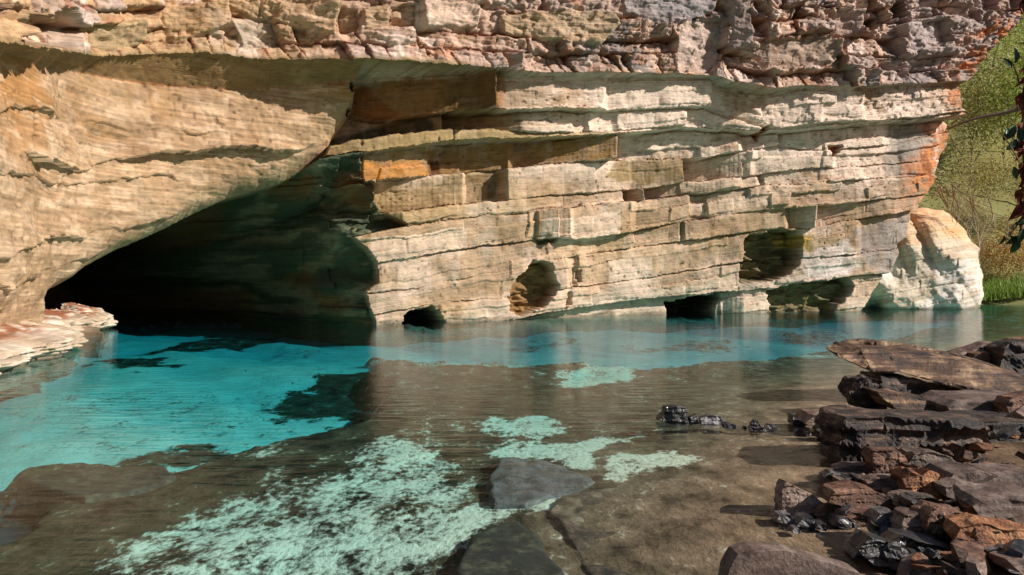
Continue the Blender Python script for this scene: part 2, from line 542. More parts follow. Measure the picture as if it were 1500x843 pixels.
# ---- niches and hollows
NICHES = [
    ([(778, 380), (797, 385), (808, 390), (808, 401), (818, 418), (811, 434), (798, 450), (762, 466), (747, 455), (746, 428), (759, 404), (771, 394)], .75, 'brown'),
    ([(589, 482), (590, 466), (596, 457), (612, 454), (632, 449), (645, 458), (651, 471), (651, 482)], 2.6, 'dark'),
    ([(1096, 345), (1147, 334), (1173, 336), (1177, 353), (1175, 387), (1158, 402), (1140, 410), (1087, 416), (1084, 388), (1091, 371), (1091, 353)], 1.15, 'olive'),
    ([(986, 443), (1066, 429), (1070, 438), (1061, 450), (1057, 470), (988, 470)], 2.4, 'dark'),
    ([(1132, 425), (1160, 417), (1252, 404), (1258, 420), (1252, 434), (1232, 449), (1228, 470), (1128, 470), (1136, 448), (1128, 440)], .8, 'olive'),
    ([(845, 397), (851, 396), (850, 404), (856, 414), (849, 415), (845, 405)], .35, 'none'),
    ([(830, 428), (838, 424), (838, 446), (828, 452)], .4, 'none'),
    ([(784, 351), (818, 347), (814, 357), (790, 360)], .35, 'olive'),
    ([(1204, 217), (1224, 215), (1218, 232), (1208, 231)], .35, 'rust'),
    ([(1092, 192), (1107, 191), (1102, 212)], .3, 'rust'),
    ([(52, 164), (55, 163), (54, 204), (46, 212), (50, 190)], .5, 'dark'),
    ([(96, 262), (101, 256), (103, 280), (94, 288)], .35, 'rust'),
    ([(20, 462), (32, 459), (34, 464), (24, 467)], .4, 'dark'),
    ([(515, 118), (520, 118), (521, 164), (516, 162)], .9, 'dark'),
    ([(192, 30), (222, 45), (214, 62), (205, 82), (150, 70), (150, 30), (172, 25)], .5, 'none'),
    ([(1296, 4), (1322, 2), (1326, 26), (1300, 32)], .9, 'dark'),
    ([(1262, 24), (1286, 28), (1280, 44), (1258, 48)], .6, 'dark'),
]
nmask = {}
for n_i, (poly, dep, kind) in enumerate(NICHES):
    cx, cy = np.mean([p[0] for p in poly]), np.mean([p[1] for p in poly])
    dref = 1.7 if cy < 110 and cx > 700 else (2.2 if cy < 90 else 0.15)
    W = np.array([to_wall(x, y, dref) for x, y in poly])
    c0, c1 = np.searchsorted(ucol, W[:, 0].min() - .3), np.searchsorted(ucol, W[:, 0].max() + .3)
    r0, r1 = np.searchsorted(zrow, W[:, 1].min() - .3), np.searchsorted(zrow, W[:, 1].max() + .3)
    sl_ = (slice(r0, r1), slice(c0, c1))
    uu, zz = UU[sl_], ZZ[sl_]
    wob = 0.07 * vnoise(uu * 3, zz * 4, 50 + n_i) + 0.05 * vnoise(uu * 9, zz * 11, 51 + n_i)
    s = sdf(uu, zz, [tuple(p) for p in W]) + wob
    t = sstep(-0.01, 0.04 + 0.05 * dep, s)
    rough = 0.22 * dep * fbm(uu * 1.6, zz * 4, 3, 60) + .10 * dep * vnoise(uu * .6, zz * 9, 61)
    DD[sl_] -= t * (dep + rough)
    nmask[n_i] = (sl_, s)

# ---- bedding relief: laminae, sub-beds, joints, flutes
i1, j1, fu1, fb1, e1 = blocks(UU + .15 * vnoise(UU, ZZ, 70), BB + .06 * vnoise(UU * 1.1, ZZ * 1.7, 71), .28, .95, 1.4, 5.0, 72)
mid = (bed >= 1) & ~mass & ~cave
hh = hash2(i1, j1)
amp_mid = 0.10 + 0.08 * sstep(900, 1250, PX) * sstep(330, 240, PY)
rel = amp_mid * (hh - .5) * 2 * (hh > .35) + .10 * (fu1 - .5) * (hash2(i1, j1, 1) - .5) + .12 * (fb1 - .5) * (hash2(i1, j1, 2) - .5)
rel -= 0.045 * np.exp(-(e1 / .03) ** 2) * (hash2(i1, j1, 3) > .55) * sstep(-.3, .3, vnoise(UU * 1.5, ZZ * 1.5, 73))
DD += np.where(mid, rel, 0)
# upper cliff: rough angular blocks, two sizes, leaning
wu = UU + .30 * vnoise(UU * .5, ZZ * .6, 80) + .05 * vnoise(UU * 3, ZZ * 3, 81)
wb = BB + .16 * vnoise(UU * .4, ZZ * .5, 82) + .035 * vnoise(UU * 2.4, ZZ * 2.4, 83)
i2, j2, fu2, fb2, e2 = blocks(wu + .35 * wb, wb, .35, .95, .8, 2.6, 84)
h2 = hash2(i2, j2, 5)
i3, j3, fu3, fb3, e3 = blocks(wu - .5 * wb, wb + .12 * wu, .12, .30, .25, .8, 85)
h3 = hash2(i3, j3, 6)
relU = .62 * (h2 - .5) + .55 * (fu2 - .5) * (hash2(i2, j2, 7) - .5) * 2 + .40 * (fb2 - .5) * (hash2(i2, j2, 8) - .6) * 2
relU += .17 * (h3 - .5) + .14 * (fu3 - .5) * (hash2(i3, j3, 9) - .5) * 2
relU -= .16 * np.exp(-(e2 / .05) ** 2) + .05 * np.exp(-(e3 / .03) ** 2)
relU += .10 * fbm(UU * 2.2, ZZ * 2.2, 4, 86)
# a lip of sound rock at the foot of the upper cliff, broken rock above it leaning back
up = np.clip(ZZ - zl[0][None], 0, 4)
relU = relU * (0.35 + .65 * sstep(.0, .5, up)) * (0.6 + .4 * sstep(650, 760, PX)) + .18 * sstep(.5, 0, up)
DD += np.where(bed == 0, relU + .10 * up, 0)
FACETS = [
    ([(893, -12), (1048, -22), (1036, 22), (985, 39), (945, 36), (906, 24)], 1.9, .50, .0, (.27, .27, .30)),
    ([(735, 22), (800, 18), (885, 24), (893, 45), (868, 72), (800, 62), (740, 48)], 1.8, .42, .10, (.40, .31, .20)),
    ([(990, 36), (1060, 30), (1055, 90), (1040, 108), (985, 108), (983, 70)], 1.9, .10, -.25, (.48, .40, .36)),
    ([(1060, 10), (1082, 8), (1090, 70), (1062, 78)], 1.9, .55, .1, (.28, .24, .23)),
    ([(1100, 62), (1225, 55), (1230, 90), (1110, 108)], 2.0, -.05, .15, (.33, .27, .22)),
    ([(495, 12), (525, 14), (528, 46), (502, 48)], 1.4, -.25, .1, (.30, .20, .12)),
    ([(528, 14), (565, 12), (570, 44), (532, 46)], 1.4, .15, .1, (.44, .33, .21)),
    ([(568, 14), (606, 10), (606, 40), (572, 42)], 1.4, -.12, .2, (.38, .28, .18)),
    ([(610, 0), (700, -6), (700, 40), (620, 44)], 1.5, .32, -.1, (.50, .40, .33)),
    ([(380, -8), (500, -10), (492, 50), (420, 40), (385, 20)], 1.3, .35, .1, (.46, .34, .22)),
    ([(140, 36), (212, 30), (214, 62), (180, 78), (146, 66)], .9, -.10, .3, (.30, .25, .15)),
    ([(30, 20), (110, 12), (122, 48), (60, 60), (24, 50)], .7, .12, -.25, (.36, .27, .17)),
    ([(245, 6), (330, 4), (336, 40), (260, 62), (240, 30)], 1.0, .25, .25, (.40, .29, .17)),
    ([(340, 28), (400, 24), (415, 66), (360, 72)], 1.2, -.08, -.3, (.36, .32, .26)),
    ([(1310, 40), (1375, 32), (1390, 62), (1330, 80)], 1.7, .25, -.2, (.38, .34, .34)),
    ([(1210, 20), (1262, 14), (1256, 52), (1215, 58)], 1.9, .2, .3, (.40, .30, .26)),
]
facet_cols = []
for f_i, (poly, dref, lev, tilt_, fc) in enumerate(FACETS):
    W = np.array([to_wall(x, y, dref) for x, y in poly])
    c0, c1 = np.searchsorted(ucol, W[:, 0].min() - .3), np.searchsorted(ucol, W[:, 0].max() + .3)
    r0, r1 = np.searchsorted(zrow, W[:, 1].min() - .3), np.searchsorted(zrow, W[:, 1].max() + .3)
    s_ = (slice(r0, r1), slice(c0, c1))
    uu, zz = UU[s_], ZZ[s_]
    sd = sdf(uu, zz, [tuple(p) for p in W]) + .05 * vnoise(uu * 3, zz * 3, 160 + f_i)
    t_ = sstep(-.02, .03, sd) * (bed[s_] == 0)
    flat = lev + tilt_ * (uu - uu.mean()) + .12 * (zz - zz.mean()) + (.09 * fbm(uu * 1.4, zz * 2.5, 4, 170) + .10 * (h3[s_] - .5)) - .06 * np.exp(-(sd / .05) ** 2)
    DD[s_] += t_ * (flat - (relU + .10 * up)[s_])
    facet_cols.append((s_, t_, fc))
# blocky transition on the right half of bed A
DD += np.where((bed == 1) & (PX > 1060), .10 * (h3 - .5), 0)
n0 = vnoise(UU * .4, ZZ * .7, 89)
lam = vnoise(UU * .35, BB * 26, 90) + .7 * vnoise(UU * .6, BB * 55, 91)
DD += np.where(cave, .03, np.where(bed == 0, .012, np.where(mass, .014, .008))) * lam * sstep(-.6, .6, n0)
flute = vnoise(UU * 2.2 + .4 * ZZ, ZZ * .9, 92) + .5 * vnoise(UU * 5, ZZ * 2.4, 93)
DD += np.where(bed == 0, .02, .026) * flute * sstep(-.2, .5, vnoise(UU * .5, ZZ * .6, 94))
for k in range(1, NB):
    below = zl[k][None] - ZZ
    DD -= np.where(mid & (below > -.01), .14 * np.exp(-(below / .05) ** 2) * sstep(-.55, .1, vnoise(UU * .9, UU * 0 + k * 7.3, 100)), 0)
DD += np.where(soffit, .02, .045) * fbm(UU * 1.1, ZZ * 1.6, 5, 95)
pit = vnoise(UU * 7, BB * 14, 96)
DD -= np.where(mid | mass, .05 * sstep(.62, .9, pit) * sstep(-.1, .5, vnoise(UU * .6, BB * 1.5, 99)), 0)

# ---- right end of the wall: it turns away behind this outline
SIL = [(1560, -60), (1520, -10), (1500, 15), (1478, 45), (1455, 62), (1432, 98), (1412, 122), (1413, 158), (1400, 182), (1386, 215), (1370, 258), (1363, 284), (1352, 300), (1348, 320), (1339, 348), (1328, 356), (1325, 374), (1305, 407), (1291, 427), (1273, 455), (1262, 480)]
SW = []
for x, y in SIL:
    dd = float(np.interp(y, [-60, 120, 165, 175, 300, 480], [1.4, 1.4, 1.25, -.1, .2, 0]))
    SW.append(to_wall(x, y, dd))
SW = np.array(sorted([(z, u) for u, z in SW])).T
uend = np.interp(zrow, SW[0], SW[1])[:, None]
uend = uend + .10 * vnoise(zrow * 1.6, zrow * 0 + 2.2, 97)[:, None] + .04 * vnoise(zrow * 6, zrow * 0, 98)[:, None]
over = UU - uend
DD -= np.where(over > -.35, .5 * ((over + .35) / .35).clip(0, 1) ** 2, 0)
DD -= np.where(over > 0, over * 6.5, 0)

PX, PY = px_of(UU, ZZ, DD)

# ---- colour of the rock, with some recess shade put into it
def mixc(c, col, m):
    return c * (1 - m[..., None]) + np.array(col) * m[..., None]


n1 = fbm(UU * .45, ZZ * .6, 4, 110)
n2 = fbm(UU * 1.6, BB * 3.5, 4, 111)
n3 = fbm(UU * 3.5, ZZ * 1.0, 4, 112)
C = np.zeros(UU.shape + (3,)) + np.array((.43, .315, .215))
C = mixc(C, (.55, .45, .365), sstep(.0, .7, n1))
C = mixc(C, (.36, .27, .17), .7 * sstep(.15, .9, n2))
C = mixc(C, (.40, .36, .31), .5 * sstep(.2, .8, n3))
n4 = vnoise(UU * 2.4 + .5 * vnoise(UU, ZZ, 113), ZZ * .35, 114) + .35 * vnoise(UU * 5, ZZ * 1.6, 115)
C = mixc(C, (.27, .195, .115), .75 * sstep(.25, .95, n4 + .5 * n1))
h5 = hash2(*blocks(UU, BB, .5, 1.3, 1.0, 3.6, 74)[:2], 4)
C = mixc(C, (.30, .215, .125), .7 * sstep(.62, .85, h5))
C = mixc(C, (.60, .50, .41), .6 * sstep(.3, .1, h5))
C *= (1 + .45 * (hh - .5))[..., None]
# olive brown drip staining in the middle of the wall, paler rock to the right
C = mixc(C, (.36, .29, .17), .55 * sstep(900, 640, PX) * sstep(-.4, .5, n3 + n1) * (bed >= 5) * (bed <= 6))
C = mixc(C, (.70, .61, .53), .85 * sstep(700, 860, PX) * sstep(330, 200, PY) * sstep(-.8, .1, n1 + .4 * n2))
C = mixc(C, (.56, .47, .40), .5 * sstep(340, 420, PY) * sstep(-.6, .3, n1))
# upper cliff: pinkish grey, rust seams, lichen grey
upm = (bed == 0)
cu = np.zeros_like(C) + np.array((.46, .34, .275))
cu = mixc(cu, (.42, .30, .18), sstep(620, 300, PX))
cu = mixc(cu, (.64, .55, .50), .8 * sstep(.1, .7, fbm(UU * .9, ZZ * 1.3, 3, 120)))
cu = mixc(cu, (.36, .30, .28), .7 * sstep(.6, .9, h2))
cu = mixc(cu, (.15, .15, .16), .75 * sstep(.3, .7, fbm(UU * .5, ZZ * .9, 4, 121)) * sstep(760, 900, PX))
cu = mixc(cu, (.40, .19, .10), .6 * sstep(.45, .95, fbm(UU * 1.2, ZZ * 1.6, 4, 122)))
cu = mixc(cu, (.17, .065, .035), .85 * np.exp(-(e2 / .09) ** 2) * sstep(-.4, .3, n2))
cu = mixc(cu, (.25, .16, .09), .7 * sstep(.3, .1, h3) * sstep(-.2, .4, n1))
cu = mixc(cu, (.20, .15, .07), sstep(.25, .0, up) * sstep(760, 640, PX) * .8)
for s_, t_, fc in facet_cols:
    cu[s_] = mixc(cu[s_], fc, .75 * t_)
C = np.where(upm[..., None], cu, C)
# left mass
cm = np.zeros_like(C) + np.array((.33, .235, .145))
cm = mixc(cm, (.34, .18, .06), .8 * sstep(300, 120, PY) * sstep(-.5, .4, n1))
cm = mixc(cm, (.42, .325, .23), .7 * sstep(-.1, .6, n2))
cm = mixc(cm, (.30, .20, .10), .6 * sstep(.2, .8, n3) * sstep(240, 150, PY))
cm *= (1 + .20 * vnoise(UU * .3, ZZ * 24, 116) + .14 * vnoise(UU * .5, ZZ * 48, 117))[..., None]
cm = mixc(cm, (.38, .30, .18), .6 * sstep(.6, .1, d_arch))
cm = mixc(cm, (.34, .11, .03), sstep(.25, .0, np.abs(d_arch)) * sstep(145, 128, PY))
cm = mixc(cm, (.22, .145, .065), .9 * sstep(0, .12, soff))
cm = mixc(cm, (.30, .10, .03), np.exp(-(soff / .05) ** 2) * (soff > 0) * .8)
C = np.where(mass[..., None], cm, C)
# traced patches: real stains, and recess shade put into the colour
def stain_and_shade(poly, col, amt=1.0, soft=.12, d=0.2, wobble=.12, only=None):
    global C
    W = np.array([to_wall(x, y, d) for x, y in poly])
    c0, c1 = np.searchsorted(ucol, W[:, 0].min() - .8), np.searchsorted(ucol, W[:, 0].max() + .8)
    r0, r1 = np.searchsorted(zrow, W[:, 1].min() - .8), np.searchsorted(zrow, W[:, 1].max() + .8)
    s_ = (slice(r0, r1), slice(c0, c1))
    uu, zz = UU[s_], ZZ[s_]
    s = sdf(uu, zz, [tuple(p) for p in W]) + wobble * fbm(uu * 2.2, zz * 2.2, 3, 130)
    m = amt * sstep(-soft, soft, s)
    m = m * (0.72 + .28 * np.clip(n2[s_] + n3[s_] + .5, 0, 1))
    if only is not None:
        m = m * only[s_]
    C[s_] = mixc(C[s_], col, m)


bA, bB, bC = (bed == 1) & ~mass, (bed == 2) & ~mass, (bed == 4) & ~mass
bL = (bed == 3) & ~mass
C = mixc(C, (.34, .26, .12), .8 * bL * sstep(940, 860, PX))
stain_and_shade([(517, 118), (700, 100), (730, 108), (727, 160), (620, 170), (517, 170)], (.25, .125, .045), .95, .1, .5, .1, bA)  # brown staining, with the turned-away face's shadow put into its colour
stain_and_shade([(519, 118), (550, 118), (598, 165), (560, 174), (519, 168)], (.20, .075, .018), .9, .06, .1, .05, bA)
stain_and_shade([(655, 110), (728, 105), (727, 160), (670, 160)], (.12, .075, .02), .8, .15, 1.0, .15, bA)
stain_and_shade([(478, 200), (600, 172), (650, 170), (655, 200), (470, 230)], (.045, .042, .022), .95, .1, -.5, .05, bB)  # near-black colour holds the shade of the set-back bed
stain_and_shade([(640, 170), (740, 160), (760, 196), (650, 200)], (.30, .21, .10), .8, .1, .3, .1, bB)
stain_and_shade([(530, 225), (900, 195), (903, 236), (560, 264), (530, 264)], (.23, .14, .05), .95, .1, -.3, .05, bC)
stain_and_shade([(534, 240), (620, 236), (626, 262), (560, 264), (536, 262)], (.55, .25, .05), .8, .12, -.4, .12, bC)
stain_and_shade([(620, 236), (645, 235), (645, 258), (626, 262)], (.10, .035, .012), .9, .06, -.6, .05, bC)
stain_and_shade([(805, 205), (870, 205), (880, 236), (805, 240)], (.26, .15, .045), .7, .1, -.3, .05, bC)
stain_and_shade([(900, 235), (1000, 232), (1000, 267), (943, 272), (880, 262)], (.20, .14, .05), .85, .1, .1, .1)  # shade beside the jutting block, painted into the recess
stain_and_shade([(684, 258), (735, 252), (728, 292), (684, 296)], (.14, .10, .035), .85, .1, -.3, .1)  # recess darkened in colour to stand for its shade
stain_and_shade([(550, 268), (680, 258), (680, 318), (590, 330), (556, 300)], (.33, .25, .13), .7, .15, .1, .15)
stain_and_shade([(1085, 300), (1160, 300), (1185, 335), (1178, 360), (1150, 360), (1090, 350)], (.26, .2, .09), .5, .2, .2, .2)
stain_and_shade([(1290, 182), (1368, 172), (1358, 215), (1335, 262), (1290, 260)], (.24, .235, .22), .9, .2, 0, .25)  # shadow below the lip put into a grey colour
stain_and_shade([(1250, 335), (1348, 310), (1345, 355), (1300, 415), (1262, 380)], (.25, .24, .23), .85, .1, .1, .1)
stain_and_shade([(1175, 372), (1240, 350), (1262, 390), (1230, 405), (1176, 410)], (.60, .57, .56), .8, .15, .1, .1)
stain_and_shade([(1290, -40), (1500, -40), (1500, 120), (1290, 130)], (.36, .32, .33), .6, .5, 1.5, .5)
stain_and_shade([(100, 75), (690, 75), (690, 140), (300, 150), (100, 120)], (.20, .155, .07), .9, .05, 2.0, .05, (bed == 0) & (up < .05))
# rusty orange along the right edge
od = -over
om = sstep(3.2, .5, od + 1.1 * fbm(UU * .9, ZZ * .9, 3, 140)) * sstep(330, 260, PY)
om = om * sstep(-1.0, -.1, n2 + .5 * n3)
C = mixc(C, (.55, .20, .05), .85 * om * (bed > 0) + .75 * om * (bed == 0) * sstep(-.1, .5, n2 + .3))
C = mixc(C, (.24, .075, .02), .7 * om * sstep(.1, .6, n3))
# niches: shade of the hollows put into the colour, plus rust and olive stains
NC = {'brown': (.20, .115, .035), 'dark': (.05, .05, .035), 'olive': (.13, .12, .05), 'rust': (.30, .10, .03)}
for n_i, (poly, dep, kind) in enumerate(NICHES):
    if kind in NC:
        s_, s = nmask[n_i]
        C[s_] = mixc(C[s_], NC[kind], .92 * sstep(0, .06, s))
stain_and_shade([(1148, 340), (1172, 345), (1172, 372), (1150, 368), (1135, 356)], (.38, .26, .05), .8, .1, -.8, .2)
# cave: algae green throughout, with the cave's darkness put into the colour
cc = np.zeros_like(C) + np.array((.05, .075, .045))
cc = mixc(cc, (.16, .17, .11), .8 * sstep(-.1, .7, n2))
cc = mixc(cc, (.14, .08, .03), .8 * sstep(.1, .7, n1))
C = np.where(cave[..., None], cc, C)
# wet foot
C = mixc(C, (.16, .14, .10), .75 * sstep(.16, .04, ZZ + .08 * n2) * ~cave)
C = mixc(C, (.10, .06, .035), .5 * sstep(.5, .9, pit) * (mid | mass | upm))
C = np.clip(C * (1 + .12 * n2)[..., None] * np.array((1.06, .965, .90)), .015, .8)

# ---- mesh
ii = np.clip((UU / 0.02).astype(int), 0, len(CS) - 1)
X = CPT[ii, 0] + DD * CNR[ii, 0]
Y = CPT[ii, 1] + DD * CNR[ii, 1]
CO = np.stack([X, Y, ZZ], -1).reshape(-1, 3)
UVS = np.stack([UU, BB], -1).reshape(-1, 2)
CF = C.reshape(-1, 3)
Q = grid_quads(NU, NZ)
keep = (over < 1.55).reshape(-1)[Q].all(1)
q0 = Q[:, 0]

# part of every face
part = np.zeros(NU * NZ, np.int64)
bedf, massf, cavef = bed.ravel(), mass.ravel(), cave.ravel()
seg = np.zeros_like(bed)
for k in range(1, NB):
    cuts = BEDS[k][2]
    xs = [to_wall(0.5 * (a[0] + b[0]), float(np.interp(a[0], [p[0] for p in BEDS[k][1]], [p[1] for p in BEDS[k][1]])), a[1])[0] for a, b in zip(cuts, cuts[1:]) if abs(b[0] - a[0]) < 9 and abs(a[1] - b[1]) > .14]
    sg = np.searchsorted(np.array(sorted(xs)), ucol)[None].repeat(NZ, 0)
    seg = np.where(bed == k, k * 100 + sg, seg)
part = np.where((bedf >= 1) & (bedf < NB), seg.ravel(), 0)
bu = (100000 + (j2.astype(np.int64) - j2.min()) * 1000 + (i2 - i2.min()).astype(np.int64)).ravel()
inview = ((PX > -20) & (PX < 1520) & (PY > -15)).ravel()
part = np.where((bedf == 0) & inview, bu, part)
part = np.where(massf, 50000, part)
part = np.where(cavef, 50001, part)
pf = part[q0]
ids, inv, cnt = np.unique(pf[keep], return_inverse=True, return_counts=True)
small = cnt < 220
QK = Q[keep]
root_q = QK[small[inv] | (ids[inv] == 0)]


def sub_mesh(name, quads):
    vs, iv = np.unique(quads.ravel(), return_inverse=True)
    return np_mesh(name, CO[vs], iv.reshape(-1, 4), UVS[vs], {'Col': CF[vs]})


# body of the hill above and behind the face closes the wall (top slope)
cliff = link('cliff', sub_mesh('cliff', root_q), CLIFF_MAT)
tag(cliff, 'pale bedded rock cliff with ledges and a dark cave rising from the pool', kind='structure')
order = np.argsort(inv, kind='stable')
bounds = np.concatenate([[0], np.cumsum(cnt)])
n_block = 0
big = [k for k in np.argsort(-cnt) if ids[k] >= 100000 and not small[k]][:280]
extra = []
for k, pid in enumerate(ids):
    if pid == 0 or small[k]:
        continue
    if pid >= 100000 and k not in big:
        extra.append(QK[order[bounds[k]:bounds[k + 1]]])
        continue
    nm = 'cliff_face' if pid == 50000 else 'cave_wall' if pid == 50001 else 'rock_block' if pid >= 100000 else 'rock_ledge'
    o = link(nm, sub_mesh(nm, QK[order[bounds[k]:bounds[k + 1]]]), CLIFF_MAT, cliff)
    if pid == 50000:
        o['label'] = 'smooth finely layered overhanging rock face above the cave mouth'
    if pid == 50001:
        o['label'] = 'dark green layered wall inside the cave mouth'
if extra:
    o = link('rock_block', sub_mesh('rock_block', np.concatenate(extra)), CLIFF_MAT, cliff)
    o['kind'] = 'stuff'

# crest: the cliff goes on upwards and back, out of the picture
cu_ = ucol[::14]
ic = np.clip((cu_ / 0.02).astype(int), 0, len(CS) - 1)
top = CO.reshape(NZ, NU, 3)[-1, ::14]
kp = (over[-1, ::14] < 1.5)
top, ic = top[kp], ic[kp]
nr = np.stack([CNR[ic, 0], CNR[ic, 1], 0 * ic], 1)
rows = [top, top - nr * .3 + [0, 0, 2.2], top - nr * 2.5 + [0, 0, 3.6], top - nr * 9 + [0, 0, 5.0], top - nr * 12 + [0, 0, -2]]
rows = [r + (0 if k == 0 else .5) * np.stack([fbm(r[:, 0] * .5, r[:, 1] * .5 + k, 3, 150 + i) for i in range(3)], 1) for k, r in enumerate(rows)]
cr_co = np.concatenate(rows)
me = np_mesh('cliff_crest', cr_co, grid_quads(len(top), len(rows)), np.stack([np.tile(cu_[kp], len(rows)), cr_co[:, 2]], 1), {'Col': np.tile(np.array((.36, .30, .24)), (len(cr_co), 1))})
link('cliff_crest', me, CLIFF_MAT, cliff)

# ---- outcrop: rounded buttress standing in the water beyond the wall's right end
OUT = [(1225, 470), (1225, 330), (1300, 285), (1347, 300), (1366, 299), (1388, 302), (1404, 312), (1421, 334), (1429, 352), (1440, 361), (1441, 384), (1447, 402), (1448, 436), (1443, 455), (1440, 478)]
OD = 37.6
OP = [at_depth(x, y, OD) for x, y in OUT]
ox = np.arange(min(p[0] for p in OP) - .1, max(p[0] for p in OP) + .1, .042)
oz = np.arange(-.9, max(p[1] for p in OP) + .1, .04)
OX, OZ = np.meshgrid(ox, oz)
so = sdf(OX, OZ, OP) + .05 * fbm(OX * 1.5, OZ * 1.5, 3, 200)
ob = OZ - .16 * OX + .05 * vnoise(OX, OZ, 201)
tt = np.clip(so / 1.5, 0, 1)
od_ = 2.2 * np.sqrt(np.clip(tt * (2 - tt), 0, 1)) - .75 * sstep(2.4, 4.4, OZ) + .35 * sstep(2.2, .4, OZ)
lx = at_depth(1345, 400, OD)[0]
od_ += .55 * np.abs(vnoise((OX - lx) * .75 + .35 * OZ, OZ * .28, 202)) + .18 * fbm(OX * .9, OZ * 1.2, 4, 203)
od_ -= 1.6 * np.exp(-((OX - at_depth(1285, 440, OD)[0]) / .5) ** 2 - ((OZ + .1) / .9) ** 2)
ib, jb, fu, fb, eb = blocks(OX, ob, .2, .6, 1.0, 3.0, 204)
od_ += .10 * (hash2(ib, jb) - .5) - .03 * np.exp(-(eb / .03) ** 2) + .02 * vnoise(OX * .5, ob * 22, 205)
ocol = np.zeros(OX.shape + (3,)) + np.array((.56, .47, .36))
ocol = mixc(ocol, (.66, .60, .53), sstep(-.2, .5, fbm(OX * .5, OZ * .5, 3, 206)))
ocol = mixc(ocol, (.62, .33, .12), .75 * sstep(2.6, 4.6, OZ + .6 * fbm(OX * .8, OZ * 3, 3, 207)))
ocol = mixc(ocol, (.40, .29, .18), .6 * sstep(.1, .7, fbm(OX * .9, ob * 4, 3, 208)))
ocol = mixc(ocol, (.15, .12, .08), .8 * sstep(.2, .02, OZ))
oq = grid_quads(len(ox), len(oz))
ok = (so > -.03).reshape(-1)[oq].all(1)
oco = np.stack([OX, OD - od_ + 2.2, OZ], -1).reshape(-1, 3)
oco[:, 0] *= (OD - od_.ravel() + 2.2) / (OD + .4)
vs, iv = np.unique(oq[ok].ravel(), return_inverse=True)
outcrop = link('rock_buttress', np_mesh('rock_buttress', oco[vs], iv.reshape(-1, 4), np.stack([OX, ob], -1).reshape(-1, 2)[vs], {'Col': ocol.reshape(-1, 3)[vs]}), CLIFF_MAT)
tag(outcrop, 'rounded sunlit rock buttress standing in the water at the cliff end beside the green bank', 'rock')

# ---- rock shelf at the foot of the left mass: a layered front face and a littered top, swept along its waterline
def shelf(name, foot, zf, zb, back, seed, label):
    F = np.array([on_plane(x, y, 0) for x, y in foot])
    L = np.concatenate([[0], np.cumsum(np.hypot(*np.diff(F, axis=0).T))])
    us = np.arange(0, L[-1], .03)
    P = np.stack([np.interp(us, L, F[:, 0]), np.interp(us, L, F[:, 1])], 1)
    T = np.gradient(P, axis=0)
    kk = np.exp(-np.linspace(-2, 2, 25) ** 2)
    kk /= kk.sum()
    T = np.stack([np.convolve(np.pad(T[:, q], 12, mode='edge'), kk, 'valid') for q in (0, 1)], 1)
    T /= np.linalg.norm(T, axis=1)[:, None]
    Nn = np.stack([T[:, 1], -T[:, 0]], 1)
    t = np.concatenate([np.linspace(0, 1, 60), 1 + np.linspace(.02, 1, 55)])
    U_, T_ = np.meshgrid(us, t)
    face = np.clip(T_, 0, 1)
    top_ = np.clip(T_ - 1, 0, 1)
    zf_ = zf + .10 * fbm(U_ * .5, U_ * 0, 3, seed)
    z = -.6 + (zf_ + .6) * face + (zb - zf) * top_ ** .8
    i_, j_, fu_, fb_, e_ = blocks(U_ + .1 * vnoise(U_, z, seed), z + .06 * vnoise(U_ * .8, z, seed + 1), .07, .17, .5, 1.6, seed + 2)
    h_ = hash2(i_, j_)
    out = .16 * (h_ - .5) - .05 * np.exp(-(e_ / .02) ** 2) + .22 * fbm(U_ * .9, z * 1.3, 4, seed + 3) + .05 * fbm(U_ * 5, z * 6, 3, seed + 4)
    out = out * (1 - .7 * top_) - .10 * sstep(.75, 1, face) - .30 * sstep(.16, .0, z) * (z < .3) - back * top_ ** 1.0
    z = z + top_ * (.10 * fbm(U_ * 1.3, top_ * 3, 4, seed + 5) + .05 * (hash2(i_, j_, 3) - .5) + .03 * fbm(U_ * 6, top_ * 14, 3, seed + 6)) + (face >= 1) * (top_ < .3) * .05 * vnoise(U_ * 2.5, top_ * 3, seed + 7)
    X_, Y_ = P[:, 0][None] + out * Nn[:, 0][None], P[:, 1][None] + out * Nn[:, 1][None]
    c = np.zeros(z.shape + (3,)) + np.array((.42, .325, .235))
    c = mixc(c, (.52, .43, .345), sstep(-.1, .5, fbm(U_ * 1.2, z * 4, 3, seed + 8)))
    c = c * (1 + .35 * (h_ - .5))[..., None]
    c = mixc(c, (.27, .095, .04), .95 * sstep(.10, .35, top_) * sstep(-.5, .1, fbm(U_ * 2.5, top_ * 6, 4, seed + 9)))
    c = mixc(c, (.13, .10, .065), .85 * sstep(.10, .02, z))
    co = np.stack([X_, Y_, z], -1).reshape(-1, 3)
    uv = np.stack([U_, z + top_ * back * .3], -1).reshape(-1, 2)
    o = link(name, np_mesh(name, co, grid_quads(len(us), len(t)), uv, {'Col': c.reshape(-1, 3)}), CLIFF_MAT)
    return tag(o, label, 'rock')


shelf('rock_shelf', [(-420, 800), (-160, 640), (-60, 575), (0, 553), (30, 542), (58, 532), (70, 526), (100, 520), (114, 515), (112, 508), (95, 500), (60, 494)], .42, .86, 2.6, 210,
      'low pale rock shelf with red leaf litter jutting out at the foot of the cliff')
shelf('rock_shelf', [(70, 505), (100, 499), (120, 494), (140, 491), (155, 488), (163, 483), (160, 478), (140, 474)], .50, .78, 1.2, 230,
      'small rounded rock ledge at the left corner of the cave mouth')

# ================================================================== POOL BED AND WATER
gx = np.concatenate([np.arange(-24, -8, .12), np.arange(-8, 7, .045), np.arange(7, 34, .10)])
gy = [1.2]
while gy[-1] < 48:
    gy.append(gy[-1] + max(.03, gy[-1] * .0075))
gy = np.array(gy)
GX, GY = np.meshgrid(gx, gy)


